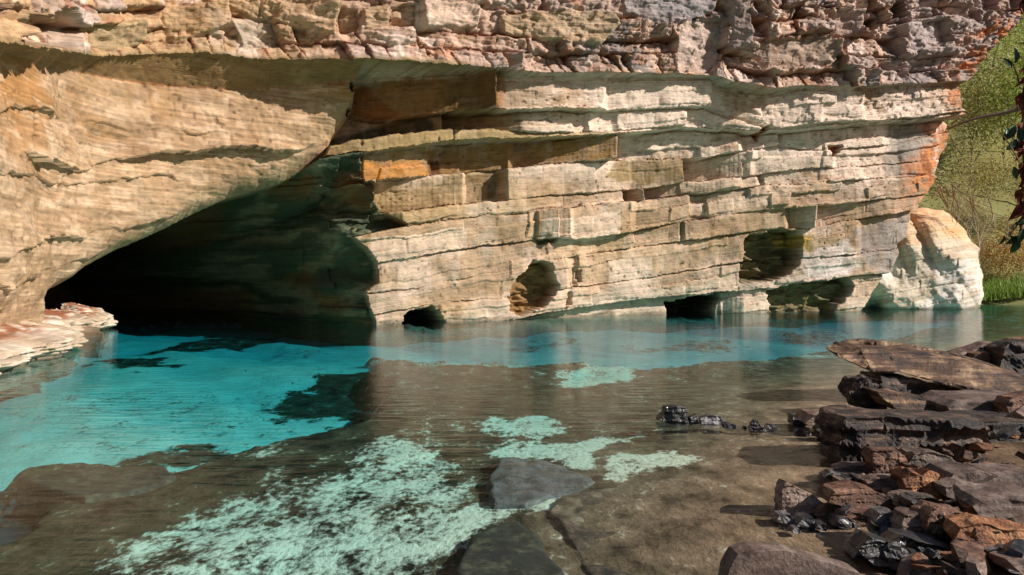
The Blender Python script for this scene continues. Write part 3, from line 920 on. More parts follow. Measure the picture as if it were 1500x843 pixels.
def bed_poly(pts, z=-.38):
    return [on_plane(x, y, z) for x, y in pts]


def bmask(pts, soft=.15, wob=.12, seed=0, z=-.38, f=1.3):
    s = sdf(GX, GY, bed_poly(pts, z)) + wob * 1.5 * fbm(GX * f * 1.3, GY * f * .8, 6, 300 + seed, .62)
    return sstep(-soft, soft, s)


deep = bmask([(-500, 560), (0, 545), (110, 515), (165, 478), (545, 468), (1260, 458), (1470, 452), (1480, 462), (1330, 490), (1200, 520), (950, 532), (760, 528), (548, 525), (556, 560), (552, 612), (440, 648), (340, 675), (268, 696), (262, 684), (120, 690), (40, 700), (20, 715), (105, 738), (60, 770), (0, 802), (-600, 1000)], .25, .10, 1)
deep = np.maximum(deep * sstep(0, .3, deep), .75 * bmask([(545, 468), (1300, 458), (1300, 500), (1150, 545), (950, 548), (700, 540), (548, 535)], 1.5, .8, 7, -.5, .5))
DRYX = [on_plane(x, y, 0) for x, y in [(1700, 478), (1500, 505), (1385, 532), (1262, 575), (1240, 615), (1225, 650), (1205, 700), (1190, 745), (1225, 790), (1290, 822), (1330, 860), (1420, 1000), (1500, 1500)]] + [(40, 2), (60, 18)]
sland = sdf(GX, GY, DRYX) + .10 * fbm(GX * 1.2, GY * 1.2, 3, 310)
far = sstep(39.5, 43, GY + .12 * (GX - 22)) * sstep(14, 20, GX)
BZ = -.26 - .42 * deep + .035 * fbm(GX * .8, GY * .8, 4, 311) + .14 * deep * fbm(GX * .35 + .2 * GY, GY * .22, 4, 312)
BZ = np.where(sland > -3.8, np.maximum(BZ, -.26 + .24 * sstep(-3.8, .1, sland)), BZ)
BZ = np.where(sland > 0, np.maximum(BZ, -.02 + .05 * np.minimum(sland, 4.0)), BZ)
# amount of pale sand (1) against dark stones, weed and leaf litter (0)
sand = .06 + .10 * fbm(GX * .7, GY * .6, 4, 352) + .16 * sstep(14, 19, GY)
sand = np.maximum(sand, deep * (.84 + .15 * fbm(GX * .45, GY * .22, 5, 350)))
deb = bmask([(262, 700), (420, 655), (548, 628), (640, 655), (692, 682), (700, 700), (690, 740), (668, 770), (655, 850), (640, 1000), (60, 1000), (120, 840), (200, 765)], .25, .2, 2, -.28)
sand = np.where(deep > .5, sand, np.maximum(sand, (.46 + .22 * fbm(GX * 1.5, GY * 1.1, 5, 351)) * deb))
sand = np.maximum(sand, .60 * deb * bmask([(560, 660), (690, 680), (690, 720), (640, 760), (650, 850), (520, 850), (560, 740)], .3, .25, 3, -.28))
for k, p in enumerate([[(715, 640), (730, 615), (800, 608), (832, 618), (812, 640), (760, 655), (722, 660)],
                       [(735, 668), (790, 645), (880, 655), (945, 645), (950, 652), (880, 675), (850, 690), (800, 680)],
                       [(890, 700), (930, 682), (985, 684), (1000, 695), (940, 705), (890, 718)],
                       [(805, 548), (860, 535), (930, 530), (925, 556), (870, 568), (815, 566)],
                       [(690, 755), (790, 740), (800, 752), (720, 775), (668, 800), (660, 780)]]):
    sand = np.maximum(sand, .72 * bmask(p, .22, .2, 10 + k, -.27, 2.2))
sand = sand * (1 - .93 * bmask([(378, 602), (395, 578), (440, 556), (500, 543), (560, 536), (570, 596), (548, 604), (470, 597), (420, 605)], .25, .25, 20, -.5))
for k, p in enumerate([[(150, 548), (190, 530), (240, 538), (205, 552)], [(200, 520), (300, 497), (400, 492), (420, 500), (300, 512)], [(250, 680), (290, 660), (330, 672), (262, 690)], [(485, 628), (515, 622), (520, 632), (490, 634)],
                       [(760, 500), (850, 494), (850, 506), (770, 508)], [(1130, 490), (1250, 484), (1250, 496), (1140, 500)], [(930, 505), (1060, 500), (1040, 512), (940, 514)]]):
    sand = sand * (1 - (.85 if k < 4 else .45) * bmask(p, .35, .45, 30 + k, -.6, 1.0))
rim = bmask([(-100, 900), (0, 806), (110, 745), (268, 700), (430, 655), (560, 622), (575, 640), (450, 690), (300, 745), (190, 800), (110, 900)], .22, .25, 40, -.28)
sand = np.where(deep > .5, sand, sand * (1 - .85 * rim))
shal = sstep(-3.6, -.4, sland)
ctr = np.clip(np.stack([sand, shal, sstep(.02, .1, BZ)], -1), 0, 1)
bq = grid_quads(len(gx), len(gy))
bed_me = np_mesh('pool_bed', np.stack([GX, GY, BZ], -1).reshape(-1, 3), bq, None, {'Mask': ctr.reshape(-1, 3)}, True)

m, nt, nd, ln, bs = new_mat('pool_bed')
at = N(nd, 'ShaderNodeAttribute', _attribute_name='Mask')
sep = nd.new('ShaderNodeSeparateColor')
ln.new(at.outputs['Color'], sep.inputs[0])
tc = nd.new('ShaderNodeTexCoord')
mp = nd.new('ShaderNodeMapping')
mp.inputs['Scale'].default_value = (1, .62, 1)
ln.new(tc.outputs['Object'], mp.inputs[0])
nz = N(nd, 'ShaderNodeTexNoise', Scale=3.0, Detail=10, Roughness=0.7, Distortion=0.15)
ln.new(mp.outputs[0], nz.inputs['Vector'])
nz2 = N(nd, 'ShaderNodeTexNoise', Scale=16, Detail=7, Roughness=0.65, Distortion=0.3)
ln.new(mp.outputs[0], nz2.inputs['Vector'])
nsum = N(nd, 'ShaderNodeMath', _operation='ADD')
ln.new(nz.outputs[0], nsum.inputs[0])
ln.new(nz2.outputs[0], nsum.inputs[1])
# sand wins where mask + (noise sum - 1) * gain > 0.5
sub = N(nd, 'ShaderNodeMath', _operation='MULTIPLY_ADD')
sub.inputs[1].default_value = 1.7
ln.new(nsum.outputs[0], sub.inputs[0])
sub.inputs[2].default_value = -1.7
ad2 = N(nd, 'ShaderNodeMath', _operation='ADD')
ln.new(sub.outputs[0], ad2.inputs[0])
ln.new(sep.outputs[0], ad2.inputs[1])
mr = nd.new('ShaderNodeMapRange')
mr.interpolation_type = 'SMOOTHSTEP'
mr.inputs[1].default_value, mr.inputs[2].default_value = .26, .74
ln.new(ad2.outputs[0], mr.inputs[0])
dk = nd.new('ShaderNodeValToRGB')
dk.color_ramp.elements[0].position, dk.color_ramp.elements[0].color = .38, (.010, .009, .006, 1)
dk.color_ramp.elements[1].position, dk.color_ramp.elements[1].color = .66, (.12, .085, .045, 1)
ln.new(nz.outputs[0], dk.inputs[0])
sh = nd.new('ShaderNodeValToRGB')
sh.color_ramp.elements[0].position, sh.color_ramp.elements[0].color = .36, (.05, .032, .018, 1)
sh.color_ramp.elements[1].position, sh.color_ramp.elements[1].color = .66, (.36, .235, .145, 1)
ln.new(nz.outputs[0], sh.inputs[0])
mxa = N(nd, 'ShaderNodeMix', _data_type='RGBA')
ln.new(sep.outputs[1], mxa.inputs[0])
ln.new(dk.outputs[0], mxa.inputs[6])
ln.new(sh.outputs[0], mxa.inputs[7])
mxb = N(nd, 'ShaderNodeMix', _data_type='RGBA')
ln.new(mr.outputs[0], mxb.inputs[0])
ln.new(mxa.outputs[2], mxb.inputs[6])
mxb.inputs[7].default_value = (.74, .70, .54, 1)
mxc = N(nd, 'ShaderNodeMix', _data_type='RGBA')
ln.new(sep.outputs[2], mxc.inputs[0])
ln.new(mxb.outputs[2], mxc.inputs[6])
mxc.inputs[7].default_value = (.05, .033, .022, 1)
ln.new(mxc.outputs[2], bs.inputs['Base Color'])
bs.inputs['Roughness'].default_value = .9
bs.inputs['Specular IOR Level'].default_value = .1
bp = N(nd, 'ShaderNodeBump', Strength=.5, Distance=.06)
ln.new(nsum.outputs[0], bp.inputs['Height'])
ln.new(bp.outputs[0], bs.inputs['Normal'])
BED_MAT = m
pool_bed = link('pool_bed', bed_me, BED_MAT)
tag(pool_bed, kind='structure')

# water: one closed body, clear with a blue-green tint
wx0, wx1, wy0, wy1 = -40, 60, -6, 70
bm = bmesh.new()
vs = [bm.verts.new(p) for p in [(wx0, wy0, 0), (wx1, wy0, 0), (wx1, wy1, 0), (wx0, wy1, 0), (wx0, wy0, -1.6), (wx1, wy0, -1.6), (wx1, wy1, -1.6), (wx0, wy1, -1.6)]]
for f in [(0, 1, 2, 3), (7, 6, 5, 4), (0, 4, 5, 1), (1, 5, 6, 2), (2, 6, 7, 3), (3, 7, 4, 0)]:
    bm.faces.new([vs[k] for k in f])
me = bpy.data.meshes.new('water')
bm.to_mesh(me)
bm.free()
m = bpy.data.materials.new('water')
m.use_nodes = True
nt, nd, ln = m.node_tree, m.node_tree.nodes, m.node_tree.links
nd.remove(nd['Principled BSDF'])
tc = nd.new('ShaderNodeTexCoord')
mp = nd.new('ShaderNodeMapping')
mp.inputs['Scale'].default_value = (.9, 2.6, 1)
mp.inputs['Rotation'].default_value = (0, 0, R(6))
ln.new(tc.outputs['Object'], mp.inputs[0])
rp = N(nd, 'ShaderNodeTexNoise', Scale=2.2, Detail=4, Roughness=.5)
ln.new(mp.outputs[0], rp.inputs['Vector'])
bp = N(nd, 'ShaderNodeBump', Strength=.13, Distance=.10)
ln.new(rp.outputs[0], bp.inputs['Height'])
lw = N(nd, 'ShaderNodeLayerWeight', Blend=.5)
ln.new(bp.outputs[0], lw.inputs['Normal'])
p5 = N(nd, 'ShaderNodeMath', _operation='POWER')
p5.inputs[1].default_value = 6.2
ln.new(lw.outputs['Facing'], p5.inputs[0])
fr = N(nd, 'ShaderNodeMath', _operation='MULTIPLY_ADD')
fr.inputs[1].default_value, fr.inputs[2].default_value = .9, .004
ln.new(p5.outputs[0], fr.inputs[0])
tr = nd.new('ShaderNodeBsdfTransparent')
gl = nd.new('ShaderNodeBsdfGlossy')
gl.inputs['Roughness'].default_value = .06
ln.new(bp.outputs[0], gl.inputs['Normal'])
ms = nd.new('ShaderNodeMixShader')
ln.new(fr.outputs[0], ms.inputs[0])
ln.new(tr.outputs[0], ms.inputs[1])
ln.new(gl.outputs[0], ms.inputs[2])
ln.new(ms.outputs[0], nd['Material Output'].inputs[0])
va = nd.new('ShaderNodeVolumeAbsorption')
va.inputs['Color'].default_value = (.0, .775, .875, 1)
va.inputs['Density'].default_value = .6
ln.new(va.outputs[0], nd['Material Output'].inputs['Volume'])
water = link('water', me, m)
tag(water, kind='structure')

# submerged flat stones
def submerged(name, pts, ztop, thick, mat, label, tilt=0.0, seed=0):
    P = [on_plane(x, y, ztop) for x, y in pts]
    gx_ = np.arange(min(p[0] for p in P) - .1, max(p[0] for p in P) + .1, .02)
    gy_ = np.arange(min(p[1] for p in P) - .1, max(p[1] for p in P) + .1, .028)
    A, B = np.meshgrid(gx_, gy_)
    s = sdf(A, B, P) + .035 * fbm(A * 2.5, B * 2.5, 3, 400 + seed)
    z = ztop - tilt * (B - B.mean()) + .022 * fbm(A * 3, B * 3, 4, 410 + seed) - thick * (1 - sstep(-.02, .09, s))
    q = grid_quads(len(gx_), len(gy_))
    kq = (s > -.06).reshape(-1)[q].any(1)
    v, iv = np.unique(q[kq].ravel(), return_inverse=True)
    cx, cy = np.mean(P, axis=0)
    co = np.stack([A - cx, B - cy, z], -1).reshape(-1, 3)[v]
    o = link(name, np_mesh(name, co, iv.reshape(-1, 4), None, None, True), mat, None, (cx, cy, 0))
    return tag(o, label, 'stone')


M_SUBGREY = rock_material('submerged_grey', (.06, .05, .044), (.11, .098, .093), (.17, .155, .15), .8, (7, 4, 2), .5)
M_SUBBROWN = rock_material('submerged_brown', (.022, .014, .008), (.10, .062, .036), (.27, .19, .12), .8, (5, 3, 3), .6)
M_SUBDARK = rock_material('submerged_dark', (.008, .009, .006), (.022, .020, .012), (.075, .07, .04), .8, (6, 6, 6), .4)
submerged('submerged_slab', [(702, 718), (708, 690), (722, 668), (742, 662), (800, 672), (850, 688), (888, 706), (860, 722), (815, 730), (770, 742), (716, 738)], -.14, .3, M_SUBGREY, 'smooth grey slab lying underwater between pale sand patches', .0, 1)
submerged('submerged_slab', [(795, 748), (808, 722), (850, 710), (930, 708), (1010, 716), (1060, 740), (1090, 800), (1110, 860), (1100, 940), (880, 940), (850, 850), (812, 790)], -.11, .34, M_SUBBROWN, 'broad brown slab lying underwater beside the grey sunken slab', .02, 2)
submerged('submerged_boulder', [(660, 812), (672, 778), (720, 756), (770, 750), (800, 772), (838, 830), (855, 930), (650, 930)], -.11, .3, M_SUBDARK, 'dark mossy sunken boulder against the edge of the brown slab', .03, 3)
submerged('submerged_slab', [(18, 703), (60, 690), (140, 684), (255, 680), (268, 695), (230, 712), (170, 725), (120, 736), (60, 716)], -.20, .35, M_SUBDARK, 'long dark slab sunken at the edge of the turquoise basin', .0, 4)
# ================================================================== ROCKS ON THE NEAR BANK
M_RUST = rock_material('rust_rock', (.05, .018, .009), (.16, .068, .036), (.34, .18, .105), .62)
M_BROWN = rock_material('brown_rock', (.035, .022, .015), (.13, .085, .06), (.30, .21, .155), .6)
M_DARK = rock_material('dark_rock', (.006, .004, .004), (.035, .019, .013), (.22, .13, .085), .6, (.8, 1.2, 9), wet=.0)
M_GRAIN = rock_material('grained_rock', (.02, .008, .004), (.14, .065, .03), (.46, .30, .17), .6, (.7, 1.0, 11), 1.0)
M_GREY = rock_material('grey_rock', (.06, .036, .028), (.135, .088, .068), (.24, .175, .145), .7, (3, 3, 5), .4)
M_PINK = rock_material('pinkish_rock', (.10, .055, .04), (.20, .125, .095), (.32, .22, .175), .65, (2, 2, 8), .4)
M_ORANGE = rock_material('orange_rock', (.10, .03, .01), (.32, .12, .04), (.50, .24, .10), .65)
M_WET = rock_material('wet_black_rock', (.006, .006, .007), (.022, .021, .023), (.10, .085, .085), .42, (2, 2, 9), .4, .25)
M_PALE = rock_material('pale_blue_rock', (.03, .022, .02), (.11, .095, .095), (.34, .33, .34), .4, (2, 2, 9), .4, .15)


def displace(bm, seed, amp, lam, size, tilt=0.0, layer=.085):
    """break a smooth solid: fractal roughness plus stepped strata seen on its sides"""
    off = Vector((seed * 3.17, seed * 1.31, seed * 7.7))
    rs = random.Random(seed)
    steps = [rs.uniform(-1, 1) for _ in range(400)]
    ax = Vector((math.sin(tilt), rs.uniform(-.12, .12), math.cos(tilt)))
    bm.normal_update()
    mv = []
    for v in bm.verts:
        p = v.co * (1.0 / size)
        n = v.normal
        d = mnoise.fractal(p * 2.6 + off, .9, 2.1, 5) * amp * size
        d -= abs(mnoise.noise(p * 1.7 - off)) * amp * size
        w = p.dot(ax) / layer + .5 * mnoise.noise(p * 2.0 + off * 2)
        k = int(math.floor(w)) + 200
        f = w - math.floor(w)
        st = steps[k % 400] * (1 - max(0, f - .75) * 4) + steps[(k + 1) % 400] * max(0, f - .75) * 4
        blk = mnoise.cell(Vector((p.x * 2.3, p.y * 2.3, k * 1.7)) + off)
        d += lam * size * (st + .9 * (blk - .5)) * (1 - abs(n.dot(ax)))
        mv.append(v.co + n * d)
    for v, c in zip(bm.verts, mv):
        v.co = c


def prism_rock(name, poly, mat, label, zb=0.0, depth=.5, rise=0.0, taper=.82, side=0.0, seed=0, amp=.035, lam=.03, group=None, D=None, twist=0.0, cuts=4, tilt=0.0, layer=.085, lean=.25):
    """front outline in photograph pixels, standing at base height zb, running back 'depth' metres"""
    yb = max(p[1] for p in poly)
    if D is None:
        D = on_plane(750, yb, zb)[1]
    rs = random.Random(seed * 13 + 5)
    F = [at_depth(x, y, D) for x, y in poly]
    cx = sum(p[0] for p in F) / len(F)
    cz = sum(p[1] for p in F) / len(F)
    zmin = min(p[1] for p in F)
    bm = bmesh.new()
    fr = [bm.verts.new((x - cx + rs.uniform(-.01, .01), rs.uniform(-.06, .06) * depth + twist * (x - cx), z - zmin)) for x, z in F]
    mid_ = [bm.verts.new(((x - cx) * 1.03 + side * .5, depth * .5 + twist * (x - cx), (z - zmin) * 1.0 + rise * .5)) for x, z in F]
    bk = [bm.verts.new(((x - cx) * taper + side, depth * rs.uniform(.9, 1.08) + twist * (x - cx), (z - cz) * taper + (cz - zmin) + rise)) for x, z in F]
    bm.faces.new(fr)
    bm.faces.new(bk[::-1])
    n = len(F)
    for a, b in ((fr, mid_), (mid_, bk)):
        for k in range(n):
            bm.faces.new((a[(k + 1) % n], a[k], b[k], b[(k + 1) % n]))
    for v in fr + mid_:
        v.co.y += lean * min(v.co.z, depth * .7)
    bmesh.ops.recalc_face_normals(bm, faces=bm.faces)
    bmesh.ops.triangulate(bm, faces=bm.faces)
    size = max(.12, (max(p[0] for p in F) - min(p[0] for p in F) + max(p[1] for p in F) - zmin) * .5)
    bmesh.ops.bevel(bm, geom=list(bm.edges), offset=size * .010, segments=1, affect='EDGES')
    bmesh.ops.triangulate(bm, faces=bm.faces)
    for c in range(cuts):
        long = [e for e in bm.edges if e.calc_length() > size * (.34, .2, .11, .06)[c]]
        bmesh.ops.subdivide_edges(bm, edges=long, cuts=1)
        bmesh.ops.triangulate(bm, faces=bm.faces)
    displace(bm, seed + 1, amp, lam, size, tilt, layer)
    me = bpy.data.meshes.new(name)
    bm.to_mesh(me)
    bm.free()
    o = link(name, me, mat, None, (cx, D, zmin))
    return tag(o, label, 'rock', group)


# big slabs
prism_rock('rock_slab', [(1257, 530), (1300, 518), (1340, 519), (1400, 527), (1450, 539), (1530, 560), (1530, 584), (1470, 580), (1428, 577), (1380, 563), (1341, 552), (1300, 552)], M_GRAIN, 'big pointed slab with wood-like grain lying on top of the rock pile', D=10.1, depth=1.3, rise=.10, seed=1, amp=.02, lam=.035, side=.25, cuts=4, tilt=.2, layer=.05, lean=1.3)
prism_rock('rock_slab', [(1296, 552), (1345, 556), (1430, 578), (1430, 616), (1380, 612), (1318, 610), (1300, 600)], M_DARK, 'dark block propping up the big grained slab', zb=.05, D=10.35, depth=1.0, seed=2)
prism_rock('rock_chunk', [(1246, 575), (1256, 557), (1275, 553), (1300, 560), (1303, 606), (1275, 606), (1257, 596)], M_DARK, 'jagged dark chunk under the pointed tip of the big slab', zb=.02, depth=.5, seed=3, amp=.07)
prism_rock('rock_slab', [(1298, 578), (1340, 584), (1391, 592), (1396, 606), (1380, 614), (1340, 612), (1316, 600)], M_GRAIN, 'striped slab wedged below the big grained slab', zb=.06, depth=.8, seed=4, lam=.04, tilt=.15, layer=.06, lean=1.0)
prism_rock('rock_slab', [(1389, 597), (1410, 590), (1520, 588), (1520, 620), (1400, 619)], M_GREY, 'flat grey topped slab lying beside the striped slab', zb=.05, depth=.75, seed=5, rise=.04, taper=.9, amp=.02, lam=.012)
prism_rock('rock_chunk', [(1479, 594), (1490, 585), (1530, 578), (1530, 622), (1482, 621)], M_RUST, 'rust brown block on the end of the flat grey slab', zb=.10, depth=.4, seed=6)
prism_rock('rock_slab', [(1229, 625), (1240, 613), (1300, 612), (1390, 614), (1446, 619), (1455, 640), (1450, 668), (1400, 684), (1300, 684), (1232, 680)], M_DARK, 'long dark wet slab lying like a log across the rock pile', zb=.0, depth=.75, seed=7, amp=.025, lam=.045, cuts=4, layer=.06, lean=.1)
prism_rock('rock_slab', [(1440, 622), (1530, 618), (1530, 690), (1452, 686)], M_DARK, 'black block behind the end of the long wet slab', zb=.03, D=7.6, depth=.9, seed=8)
prism_rock('rock_slab', [(1385, 530), (1400, 522), (1462, 502), (1475, 506), (1472, 516), (1430, 535)], M_PINK, 'pinkish slab leaning up behind the big grained slab', D=11.9, depth=.5, seed=9)
prism_rock('rock_chunk', [(1420, 545), (1432, 519), (1450, 516), (1466, 526), (1470, 552)], M_RUST, 'rounded rusty stone under the leaning pinkish slab', D=11.7, depth=.45, seed=10)
prism_rock('rock_chunk', [(1468, 545), (1476, 512), (1490, 504), (1530, 498), (1530, 566), (1472, 562)], M_DARK, 'large black boulder at the back of the rock pile', D=11.4, depth=.7, seed=11)
prism_rock('rock_slab', [(1478, 512), (1500, 499), (1530, 494), (1530, 512), (1490, 518)], M_RUST, 'rusty slab lying on top of the black boulder', D=11.6, depth=.5, seed=12)
# middle of the pile
prism_rock('rock_block', [(1279, 672), (1286, 662), (1322, 661), (1332, 672), (1331, 697), (1312, 703), (1284, 695)], M_RUST, 'squarish rusty block standing in front of the long wet slab', zb=.05, depth=.28, seed=13, amp=.05)
prism_rock('rock_chunk', [(1331, 682), (1345, 668), (1372, 664), (1400, 672), (1420, 688), (1400, 700), (1345, 702)], M_BROWN, 'humped brown stone next to the squarish rusty block', zb=.06, depth=.35, seed=14, amp=.05)
prism_rock('rock_chunk', [(1226, 688), (1245, 684), (1276, 682), (1284, 700), (1240, 704)], M_PINK, 'small banded stone beside the squarish rusty block at the water edge', zb=.0, depth=.22, seed=15)
prism_rock('rock_chunk', [(1208, 700), (1220, 694), (1250, 700), (1285, 706), (1280, 716), (1230, 712)], M_WET, 'thin black wet stone at the water edge below the banded stone', zb=-.01, depth=.2, seed=16, amp=.06)
prism_rock('rock_chunk', [(1272, 708), (1290, 702), (1328, 703), (1332, 724), (1310, 732), (1284, 722)], M_PINK, 'pinkish wedge stone below the squarish rusty block', zb=.03, depth=.25, seed=17)
prism_rock('rock_chunk', [(1328, 704), (1342, 694), (1358, 700), (1370, 691), (1384, 700), (1392, 730), (1370, 740), (1336, 730)], M_ORANGE, 'knobbly orange brown stone with two humps in mid pile', zb=.05, depth=.3, seed=18, amp=.06)
prism_rock('rock_slab', [(1386, 706), (1400, 696), (1440, 692), (1466, 700), (1466, 716), (1420, 714)], M_GREY, 'flat grey paving-like stone lying behind the knobbly orange stone', zb=.12, depth=.4, seed=19, amp=.02, lam=.01)
prism_rock('rock_slab', [(1388, 716), (1420, 712), (1466, 722), (1468, 734), (1430, 744), (1392, 730)], M_GREY, 'flat grey stone with dark front edge right of the knobbly orange stone', zb=.08, depth=.3, seed=20, amp=.02, lam=.01)
prism_rock('rock_slab', [(1434, 712), (1470, 700), (1530, 698), (1530, 724), (1470, 722)], M_GREY, 'wide flat grey slab at the foot of the black block', zb=.10, depth=.5, seed=21, amp=.02, lam=.01)
prism_rock('rock_chunk', [(1438, 692), (1460, 684), (1488, 688), (1490, 698), (1450, 698)], M_ORANGE, 'low orange stone lying before the black block', zb=.14, depth=.2, seed=22)
# front
prism_rock('rock_chunk', [(1147, 752), (1147, 722), (1155, 707), (1170, 716), (1200, 730), (1212, 742), (1200, 752), (1165, 758)], M_PINK, 'pointed pale stone standing alone in the shallow water', zb=-.02, depth=.26, seed=23, amp=.03, rise=-.03)
prism_rock('rock_chunk', [(1192, 752), (1210, 742), (1228, 748), (1232, 760), (1200, 762)], M_RUST, 'small brown stone touching the pointed pale stone', zb=-.02, depth=.15, seed=24)
prism_rock('rock_slab', [(1214, 738), (1222, 720), (1270, 716), (1300, 728), (1316, 740), (1308, 756), (1250, 748)], M_RUST, 'long flat rusty slab at the front of the pile', zb=.03, depth=.3, seed=25, lam=.04)
prism_rock('rock_chunk', [(1214, 746), (1240, 736), (1262, 744), (1262, 752), (1230, 756)], M_GREY, 'small grey stone tucked under the long rusty slab', zb=.0, depth=.15, seed=26)
prism_rock('rock_chunk', [(1234, 758), (1250, 752), (1282, 756), (1284, 768), (1262, 774), (1240, 768)], M_RUST, 'low reddish stone in the water below the long rusty slab', zb=-.01, depth=.2, seed=27)
prism_rock('rock_chunk', [(1316, 738), (1340, 728), (1378, 734), (1380, 748), (1350, 758), (1322, 752)], M_BROWN, 'flat split brown stone between the rusty slab and knobbly stone', zb=.05, depth=.25, seed=28, lam=.05)
prism_rock('rock_chunk', [(1284, 772), (1296, 756), (1316, 754), (1330, 772), (1326, 798), (1304, 800), (1288, 790)], M_PALE, 'shiny blue grey stone with white streaks near the front', zb=.0, depth=.25, seed=29)
prism_rock('rock_chunk', [(1322, 776), (1334, 758), (1352, 756), (1366, 772), (1380, 800), (1350, 806), (1326, 796)], M_PINK, 'smooth tan stone leaning on the shiny blue grey stone', zb=.03, depth=.25, seed=30)
prism_rock('rock_chunk', [(1356, 786), (1364, 758), (1384, 748), (1420, 756), (1438, 772), (1430, 792), (1400, 806), (1370, 802)], M_RUST, 'dark red faceted boulder in the front of the pile', zb=.05, depth=.32, seed=31, amp=.05)
prism_rock('rock_slab', [(1428, 744), (1440, 736), (1530, 728), (1530, 750), (1440, 768)], M_GREY, 'sloping flat grey slab above the orange boulder', zb=.12, depth=.35, seed=32, amp=.02, lam=.012, rise=.03)
prism_rock('rock_chunk', [(1406, 790), (1416, 776), (1450, 770), (1490, 778), (1530, 782), (1530, 822), (1470, 818), (1424, 806)], M_ORANGE, 'bright orange boulder in the front corner of the pile', zb=.08, depth=.3, seed=33, amp=.05)
prism_rock('rock_slab', [(1300, 812), (1330, 792), (1380, 800), (1440, 818), (1530, 838), (1530, 880), (1440, 880), (1360, 858), (1320, 842)], M_WET, 'long wet striped slab below the orange boulder', zb=.05, D=4.45, depth=.35, seed=34, lam=.05)
prism_rock('rock_chunk', [(1455, 812), (1480, 806), (1530, 812), (1530, 850), (1480, 840)], M_PALE, 'broken grey stone resting on the long wet striped slab', zb=.1, D=4.35, depth=.25, seed=35)
prism_rock('rock_chunk', [(1258, 808), (1280, 790), (1300, 796), (1326, 806), (1320, 838), (1284, 830)], M_WET, 'black stone in the gap beneath the shiny blue grey stone', zb=.0, depth=.25, seed=36)
prism_rock('rock_slab', [(1072, 838), (1086, 818), (1110, 812), (1160, 812), (1210, 826), (1262, 842), (1275, 880), (1060, 880)], M_GREY, 'large smooth grey boulder top rising from the shallow water', zb=-.02, D=4.1, depth=.30, seed=37, amp=.015, lam=.0, rise=-.02)
# stones in the water
prism_rock('rock_stump', [(964, 617), (975, 604), (976, 598), (990, 596), (1008, 597), (1010, 622), (985, 625)], M_WET, 'black stump-like rock standing alone in mid water', zb=-.04, depth=.28, seed=40, amp=.05)
for k, (p, lb) in enumerate([([(1010, 612), (1022, 608), (1026, 622), (1012, 624)], 'small wet stone touching the black stump-like rock'),
                             ([(1026, 614), (1040, 609), (1058, 611), (1062, 623), (1030, 625)], 'flat shiny wet stone just past the stump-like rock'),
                             ([(1060, 622), (1070, 620), (1082, 625), (1076, 630), (1062, 629)], 'tiny dark stone at the end of the wet stone row')]):
    prism_rock('rock_chunk', p, M_WET if k != 1 else M_PALE, lb, zb=-.03, depth=.18, seed=50 + k, amp=.06)
prism_rock('rock_chunk', [(1098, 628), (1106, 616), (1112, 617), (1117, 630), (1104, 634)], M_WET, 'small pointed black stone poking out of the water by itself', zb=-.03, depth=.12, seed=54, amp=.06)
prism_rock('rock_chunk', [(1161, 622), (1163, 609), (1185, 608), (1190, 624), (1170, 627)], M_WET, 'dark blue wet block at the tip of the low rock spit', zb=-.03, depth=.25, seed=55)
prism_rock('rock_chunk', [(1182, 622), (1196, 610), (1222, 608), (1240, 618), (1236, 640), (1210, 634)], M_PINK, 'low pinkish rock joining the wet block to the long slab', zb=-.02, depth=.5, seed=56)
prism_rock('rock_chunk', [(1196, 630), (1206, 622), (1228, 636), (1230, 648), (1210, 642)], M_DARK, 'small dark stone under the low pinkish rock', zb=-.02, depth=.2, seed=57)
for k, (x, y, w) in enumerate([(1130, 628, 16), (1122, 631, 9), (1172, 634, 12), (1185, 637, 10), (1220, 650, 14), (1092, 628, 8), (1200, 640, 9)]):
    prism_rock('pebble', [(x - w / 2, y), (x - w * .2, y - w * .4), (x + w * .3, y - w * .35), (x + w / 2, y), (x, y + 3)], M_WET, 'tiny dark pebble just breaking the water surface off the rock spit', zb=-.02, depth=w * .008, seed=60 + k, amp=.06, group='pebbles breaking the water', cuts=2)
for k, (x, y, w) in enumerate([(1152, 766, 30), (1185, 772, 34), (1205, 776, 22), (1270, 818, 40), (1300, 822, 26), (1240, 772, 34), (1168, 780, 14)]):
    prism_rock('wet_stone', [(x - w / 2, y), (x - w * .25, y - w * .3), (x + w * .2, y - w * .36), (x + w / 2, y - 2), (x + w * .2, y + 4)], M_WET if k % 3 else M_PALE, 'small flat wet stone in the shallows in front of the pile', zb=-.01, depth=w * .004 + .05, seed=70 + k, amp=.06, group='wet stones in the front shallows', cuts=2)

